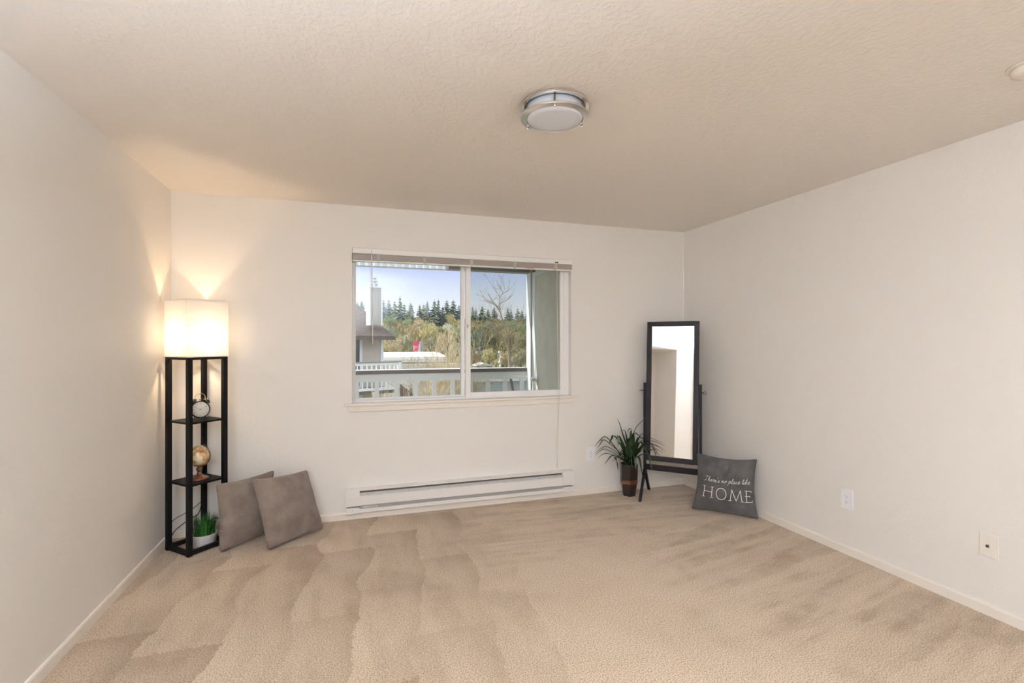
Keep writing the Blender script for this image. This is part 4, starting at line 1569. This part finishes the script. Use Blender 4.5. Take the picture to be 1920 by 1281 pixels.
def conifer_mesh(name, hgt, wid, m, seed, layers=16, per=13):
    rnd = random.Random(seed)
    mb = MB()
    mb.tube([(0, 0, -.04 * hgt), (0, 0, hgt * .98)], [hgt * .018, hgt * .004], 5)
    for i in range(layers):
        t = i / (layers - 1)
        z = hgt * (.08 + .90 * t)
        r_ = wid * (1 - t) ** .68 + .02 * wid
        for k in range(per):
            a = 2 * math.pi * (k + rnd.random()) / per
            rr = r_ * rnd.uniform(.55, 1.12)
            d = Vector((math.cos(a), math.sin(a), 0))
            s_ = Vector((-d.y, d.x, 0)) * rr * .26
            z0 = z + rnd.uniform(-.02, .02) * hgt
            tip = d * rr + Vector((0, 0, z0 - rr * rnd.uniform(.25, .5)))
            c0 = Vector((0, 0, z0 + hgt * .025))
            md = d * rr * .55 + Vector((0, 0, z0 - rr * .10))
            mb.add([c0, md - s_, tip, md + s_, md + Vector((0, 0, -rr * .16))], [(0, 1, 2, 3), (0, 4, 2)])
    return mb


def broad_mesh(hgt, wid, seed, n=1500, leaf_=.20, stems=5, low=.12):
    rnd = random.Random(seed)
    fo, br_ = MB(), MB()
    blobs = []
    for k in range(9):
        a = rnd.uniform(0, 2 * math.pi)
        r_ = wid * .5 * math.sqrt(rnd.random())
        blobs.append((Vector((r_ * math.cos(a), r_ * math.sin(a), hgt * rnd.uniform(low + .15, .80))), wid * rnd.uniform(.26, .44)))
    for k in range(stems):
        c, r_ = blobs[k % len(blobs)]
        br_.tube([(rnd.uniform(-.04, .04), rnd.uniform(-.04, .04), -.25), (c.x * .3, c.y * .3, c.z * .45), c + Vector((0, 0, r_ * .4))], [hgt * .016, hgt * .010, hgt * .003], 5)
    for k in range(n):
        c, r_ = rnd.choice(blobs)
        d = Vector((rnd.gauss(0, 1), rnd.gauss(0, 1), rnd.gauss(0, 1))).normalized()
        q = c + Vector((d.x, d.y, d.z * 1.15)) * r_ * rnd.uniform(.45, 1.05)
        a = Vector((rnd.gauss(0, 1), rnd.gauss(0, 1), rnd.gauss(0, 1))).normalized()
        b = a.orthogonal().normalized()
        l_ = leaf_ * rnd.uniform(.5, 1.4)
        up_ = Vector((rnd.uniform(-.3, .3), rnd.uniform(-.3, .3), 1)).normalized()
        fo.add([q - up_ * l_ - b * l_ * .35, q - up_ * l_ * .2 + b * l_ * .5, q + up_ * l_, q + b * -l_ * .4], [(0, 1, 2, 3)])
    return fo, br_


def grow(mb, p, d, ln_, rad, depth, rnd, spread=.55, upw=.25, nch=3, tw=.006):
    pts, rads = [p], [rad]
    for i in range(3):
        d = (d + Vector((rnd.uniform(-.18, .18), rnd.uniform(-.18, .18), upw * .25))).normalized()
        p = p + d * ln_ / 3
        pts.append(p)
        rads.append(rad * (1 - .2 * (i + 1)))
    mb.tube(pts, rads, 4 if depth < 3 else 5, cap=False)
    if depth <= 0:
        return
    for k in range(nch):
        j = rnd.choice((1, 2, 3, 3))
        dd = (d + Vector((rnd.gauss(0, spread), rnd.gauss(0, spread), rnd.gauss(0, spread * .6) + upw * .4))).normalized()
        grow(mb, pts[j], dd, ln_ * rnd.uniform(.55, .85), max(rads[j] * .62, tw), depth - 1, rnd, spread, upw, nch, tw)


# conifers: (tip pixel, distance, height in pixels, half width in pixels, label)
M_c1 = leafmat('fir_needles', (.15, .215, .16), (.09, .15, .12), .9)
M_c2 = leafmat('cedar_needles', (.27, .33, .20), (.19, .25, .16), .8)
M_c3 = leafmat('hazed_fir_needles', (.26, .34, .34), (.19, .27, .28), .7)  # aerial haze painted into the colour: paler, bluer needles for the far firs
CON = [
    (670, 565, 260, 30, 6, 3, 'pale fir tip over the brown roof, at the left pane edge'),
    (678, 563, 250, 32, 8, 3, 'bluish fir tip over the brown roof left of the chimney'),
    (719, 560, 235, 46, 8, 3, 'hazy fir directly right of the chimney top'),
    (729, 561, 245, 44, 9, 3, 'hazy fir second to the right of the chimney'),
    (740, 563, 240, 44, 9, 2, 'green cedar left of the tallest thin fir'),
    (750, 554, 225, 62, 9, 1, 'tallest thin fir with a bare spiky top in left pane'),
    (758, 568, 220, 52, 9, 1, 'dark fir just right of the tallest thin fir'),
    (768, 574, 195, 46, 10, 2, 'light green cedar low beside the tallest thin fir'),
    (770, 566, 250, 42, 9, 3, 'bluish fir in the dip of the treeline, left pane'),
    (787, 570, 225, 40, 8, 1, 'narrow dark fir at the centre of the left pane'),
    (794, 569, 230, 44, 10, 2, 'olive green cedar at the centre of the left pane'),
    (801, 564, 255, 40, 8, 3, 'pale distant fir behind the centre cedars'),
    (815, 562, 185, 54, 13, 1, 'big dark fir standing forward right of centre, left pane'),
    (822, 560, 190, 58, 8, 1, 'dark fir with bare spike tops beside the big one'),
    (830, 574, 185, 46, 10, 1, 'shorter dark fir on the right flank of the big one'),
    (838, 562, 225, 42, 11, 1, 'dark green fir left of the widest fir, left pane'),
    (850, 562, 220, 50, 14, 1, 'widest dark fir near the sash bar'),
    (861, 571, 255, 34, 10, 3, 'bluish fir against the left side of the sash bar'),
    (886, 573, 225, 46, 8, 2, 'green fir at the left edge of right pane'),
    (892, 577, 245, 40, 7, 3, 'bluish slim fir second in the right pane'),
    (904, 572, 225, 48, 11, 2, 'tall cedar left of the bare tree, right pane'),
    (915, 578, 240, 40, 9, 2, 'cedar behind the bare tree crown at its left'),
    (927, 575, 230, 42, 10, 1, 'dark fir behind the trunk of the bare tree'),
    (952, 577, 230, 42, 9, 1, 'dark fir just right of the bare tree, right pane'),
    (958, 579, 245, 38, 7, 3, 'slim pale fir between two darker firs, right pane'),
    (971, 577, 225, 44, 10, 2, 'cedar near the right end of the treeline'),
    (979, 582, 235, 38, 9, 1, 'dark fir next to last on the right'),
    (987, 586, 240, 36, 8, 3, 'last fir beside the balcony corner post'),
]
base_c = {}
for i, (u, v, Y, hp_, wp_, kind, lab) in enumerate(CON):
    tip = un(u, v, 1, Y)
    k = Y / FPX
    hh, ww = hp_ * k * 1.35, wp_ * k * 2.0
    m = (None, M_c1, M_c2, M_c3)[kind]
    t = thing('conifer', lab, 'tree', (tip.x, tip.y, tip.z - hh), random.uniform(0, 6), 'conifers on the wooded hillside')
    key = (kind, i % 3)
    if key not in base_c:
        mb = conifer_mesh('crown', 1.0, .22, m, 40 + i)
        o = mb.build('crown', m, t, recalc=False)
        base_c[key] = o
    else:
        o = base_c[key].copy()
        COL.objects.link(o)
        o.parent = t
    o.scale = (ww / .22, ww / .22, hh)

# broadleaf spring trees: (centre px, radius px, distance, palette, label)
PAL = [leafmat('spring_yellow', (.62, .54, .27), (.46, .43, .22), .5), leafmat('spring_green', (.36, .43, .22), (.26, .34, .17), .5),
       leafmat('ochre_twigs', (.52, .42, .25), (.38, .32, .19), .5), leafmat('olive_twigs', (.38, .36, .23), (.27, .27, .17), .5),
       leafmat('pale_blossom', (.70, .70, .56), (.52, .56, .44), .5), leafmat('russet_twigs', (.46, .32, .24), (.34, .25, .18), .5),
       leafmat('grey_green', (.34, .38, .29), (.25, .30, .22), .5)]
BRD = [
    (735, 592, 15, 190, 1, 'pale green leafing tree right of the chimney'),
    (727, 622, 16, 120, 6, 'grey-green tree beside the eave corner'),
    (747, 612, 13, 170, 1, 'green tree below the tallest thin fir'),
    (765, 596, 12, 185, 1, 'light green round tree low in the left pane treeline'),
    (786, 596, 15, 175, 2, 'tan budding tree below the narrow dark fir'),
    (778, 618, 19, 130, 2, 'wide ochre tree above the pink banner'),
    (805, 616, 18, 125, 0, 'mustard yellow tree right of the pink banner top'),
    (799, 600, 10, 180, 1, 'small green tree under the centre cedars'),
    (838, 606, 10, 140, 4, 'pale blossoming tree below the big dark fir'),
    (842, 590, 14, 190, 0, 'yellow tree under the widest dark fir'),
    (861, 598, 13, 185, 0, 'bright yellow tree against the sash bar'),
    (858, 616, 12, 130, 1, 'fresh green tree against the sash bar, below the yellow one'),
    (757, 640, 17, 85, 3, 'olive bare-twigged tree left of the pink banner'),
    (737, 648, 13, 80, 2, 'tan shrubby tree beside the building corner'),
    (806, 642, 17, 80, 3, 'olive bush right of the pink banner'),
    (838, 634, 17, 90, 2, 'ochre bush near the sash bar above the twiggy tree'),
    (856, 650, 14, 70, 3, 'olive bush low against the sash bar'),
    (893, 602, 11, 175, 2, 'orange-tan tree at the left edge, right pane'),
    (915, 602, 15, 170, 6, 'grey-green tree left behind the bare tree'),
    (940, 598, 14, 175, 3, 'olive tree right behind the bare trunk'),
    (962, 600, 15, 165, 1, 'green leafing tree right of the bare tree'),
    (983, 604, 13, 160, 1, 'green tree beside the balcony corner post'),
    (896, 632, 16, 110, 6, 'grey-green bush above the dark-roofed house'),
    (925, 630, 17, 110, 3, 'olive bush crossing the long bare bough'),
    (957, 630, 17, 105, 2, 'ochre bush right of the bare trunk'),
    (982, 636, 15, 100, 3, 'olive bush low beside the corner post'),
    (889, 668, 10, 60, 5, 'russet bush at the lower left of right pane'),
    (917, 666, 13, 58, 0, 'yellow-green bush left of the slim lamp post'),
    (942, 670, 13, 56, 2, 'tan bush behind the slim lamp post'),
    (975, 668, 14, 58, 3, 'olive bush right of the bare trunk base'),
]
base_b = {}
for i, (u, v, rp_, Y, pal, lab) in enumerate(BRD):
    c = un(u, v + (13 if Y > 150 else 7 if Y > 115 else 2), 1, Y)
    k = Y / FPX
    rad = rp_ * k * (.95 if Y > 120 else 1.1)
    zb_ = max(hill_z(c.x, c.y) - 1, c.z - rad * 2.6)
    hh = c.z + rad - zb_
    t = thing('broadleaf_tree', lab, 'tree', (c.x, c.y, c.z - rad * 1.25), random.uniform(0, 6), 'budding trees below the conifers')
    key = (pal, i % 2)
    if key not in base_b:
        fo, br_ = broad_mesh(1.0, .62, 90 + i, n=1300, leaf_=.042)
        a = fo.build('crown', PAL[pal], t, recalc=False)
        b = br_.build('trunk', M_bark, t, recalc=False)
        base_b[key] = (a, b)
    else:
        a, b = [o_.copy() for o_ in base_b[key]]
        for o_ in (a, b):
            COL.objects.link(o_)
            o_.parent = t
    s_ = rad * 2.25
    for o_ in (a, b):
        o_.scale = (s_ * 1.15, s_ * 1.15, s_)

# forest floor cover behind and between them: uncountable undergrowth
fm = MB()
rnd = random.Random(5)
for k in range(16000):
    Y = rnd.uniform(75, 270)
    u = rnd.uniform(640, 1010)
    p_ = un(u, 640, 1, Y)
    hgt = rnd.uniform(0, 1) ** 1.5 * (5.0 if Y < 150 else 3.0) * min(1, Y / 150) + .2
    q = Vector((p_.x, Y, hill_z(p_.x, Y) + hgt))
    l_ = rnd.uniform(.35, .8) * (Y / 170)
    a = rnd.uniform(0, math.pi)
    b = Vector((math.cos(a), math.sin(a), 0)) * l_ * .5
    up_ = Vector((rnd.uniform(-.3, .3), rnd.uniform(-.3, .3), 1)) * l_
    fm.add([q - up_ * .6 - b, q + b - up_ * .5, q + up_ + b * .3, q + up_ * .8 - b], [(0, 1, 2, 3)])
fmo = fm.build('undergrowth', mat('undergrowth_mix', (.20, .20, .10), .9, var=((.33, .26, .13), .06, .42, .58), spec=.1), recalc=False)
tag(fmo, 'mixed olive undergrowth covering the hillside between the trees', 'undergrowth', kind='stuff')

# near twiggy tree in the left pane
rnd = random.Random(11)
tb = un(818, 760, 1, 15)
tt = thing('twiggy_tree', 'pale many-stemmed bare tree close behind the balcony rail, left pane', 'tree', (tb.x, tb.y, -3.4))
mb = MB()
for k in range(6):
    d = Vector((rnd.uniform(-.34, .34), rnd.uniform(-.25, .25), 1)).normalized()
    grow(mb, Vector((rnd.uniform(-.10, .10), rnd.uniform(-.06, .06), 0)), d, 1.74 * rnd.uniform(.85, 1.12), .060, 6, rnd, .46, .32, 3, .0045)
mb.build('branches', mat('pale_twigs', (.66, .56, .36), .85, var=((.40, .32, .20), 2, .4, .6)), tt, recalc=False)

# bare tree in the right pane
rnd = random.Random(23)
tb = un(958, 700, 1, 27)
tt = thing('bare_tree', 'tall bare tree with long drooping boughs in the right pane', 'tree', (tb.x, tb.y, tb.z - 1.5))
mb = MB()
P = lambda u, v, y=27: un(u, v, 1, y) - Vector((tb.x, tb.y, tb.z - 1.5))
trunk = [P(957, 745), P(956, 690), P(953, 655), P(950, 625), P(944, 605), P(938, 585), P(936, 566), P(940, 553), P(947, 541)]
mb.tube(smoothline(trunk, 4), [.12 * (1 - i / 33) ** 1.7 + .008 for i in range(33)], 6, cap=False)
bough = [P(952, 650), P(944, 637), P(930, 622), P(915, 615), P(898, 612)]
mb.tube(smoothline(bough, 4), [.085 * (1 - i / 17) + .012 for i in range(17)], 5, cap=False)
bough2 = [P(957, 688), P(966, 674), P(976, 664), P(990, 659)]
mb.tube(smoothline(bough2, 4), [.075 * (1 - i / 13) + .012 for i in range(13)], 5, cap=False)
bough3 = [P(938, 583), P(930, 574), P(920, 567), P(908, 563)]
mb.tube(smoothline(bough3, 4), [.02 * (1 - i / 13) + .006 for i in range(13)], 5, cap=False)
bough4 = [P(950, 640), P(962, 622), P(972, 612), P(985, 606)]
mb.tube(smoothline(bough4, 4), [.05 * (1 - i / 13) + .008 for i in range(13)], 5, cap=False)
for line, n_, l0 in ((trunk[2:], 16, .75), (bough, 10, .8), (bough2, 7, .7), (bough3, 5, .4), (bough4, 7, .6)):
    L2 = smoothline(line, 5)
    for k in range(n_):
        t = (k + .5) / n_
        q = L2[int(t * (len(L2) - 1))]
        d = Vector((rnd.gauss(0, .8), rnd.gauss(0, .5), .55)).normalized()
        high = 1 if line is not trunk[2:] else 1 - .4 * t
        grow(mb, q, d, l0 * rnd.uniform(.8, 1.3) * high, .018, 2, rnd, .5, .15, 3)
mb.build('branches', mat('brown_twigs', (.36, .29, .20), .85), tt, recalc=False)
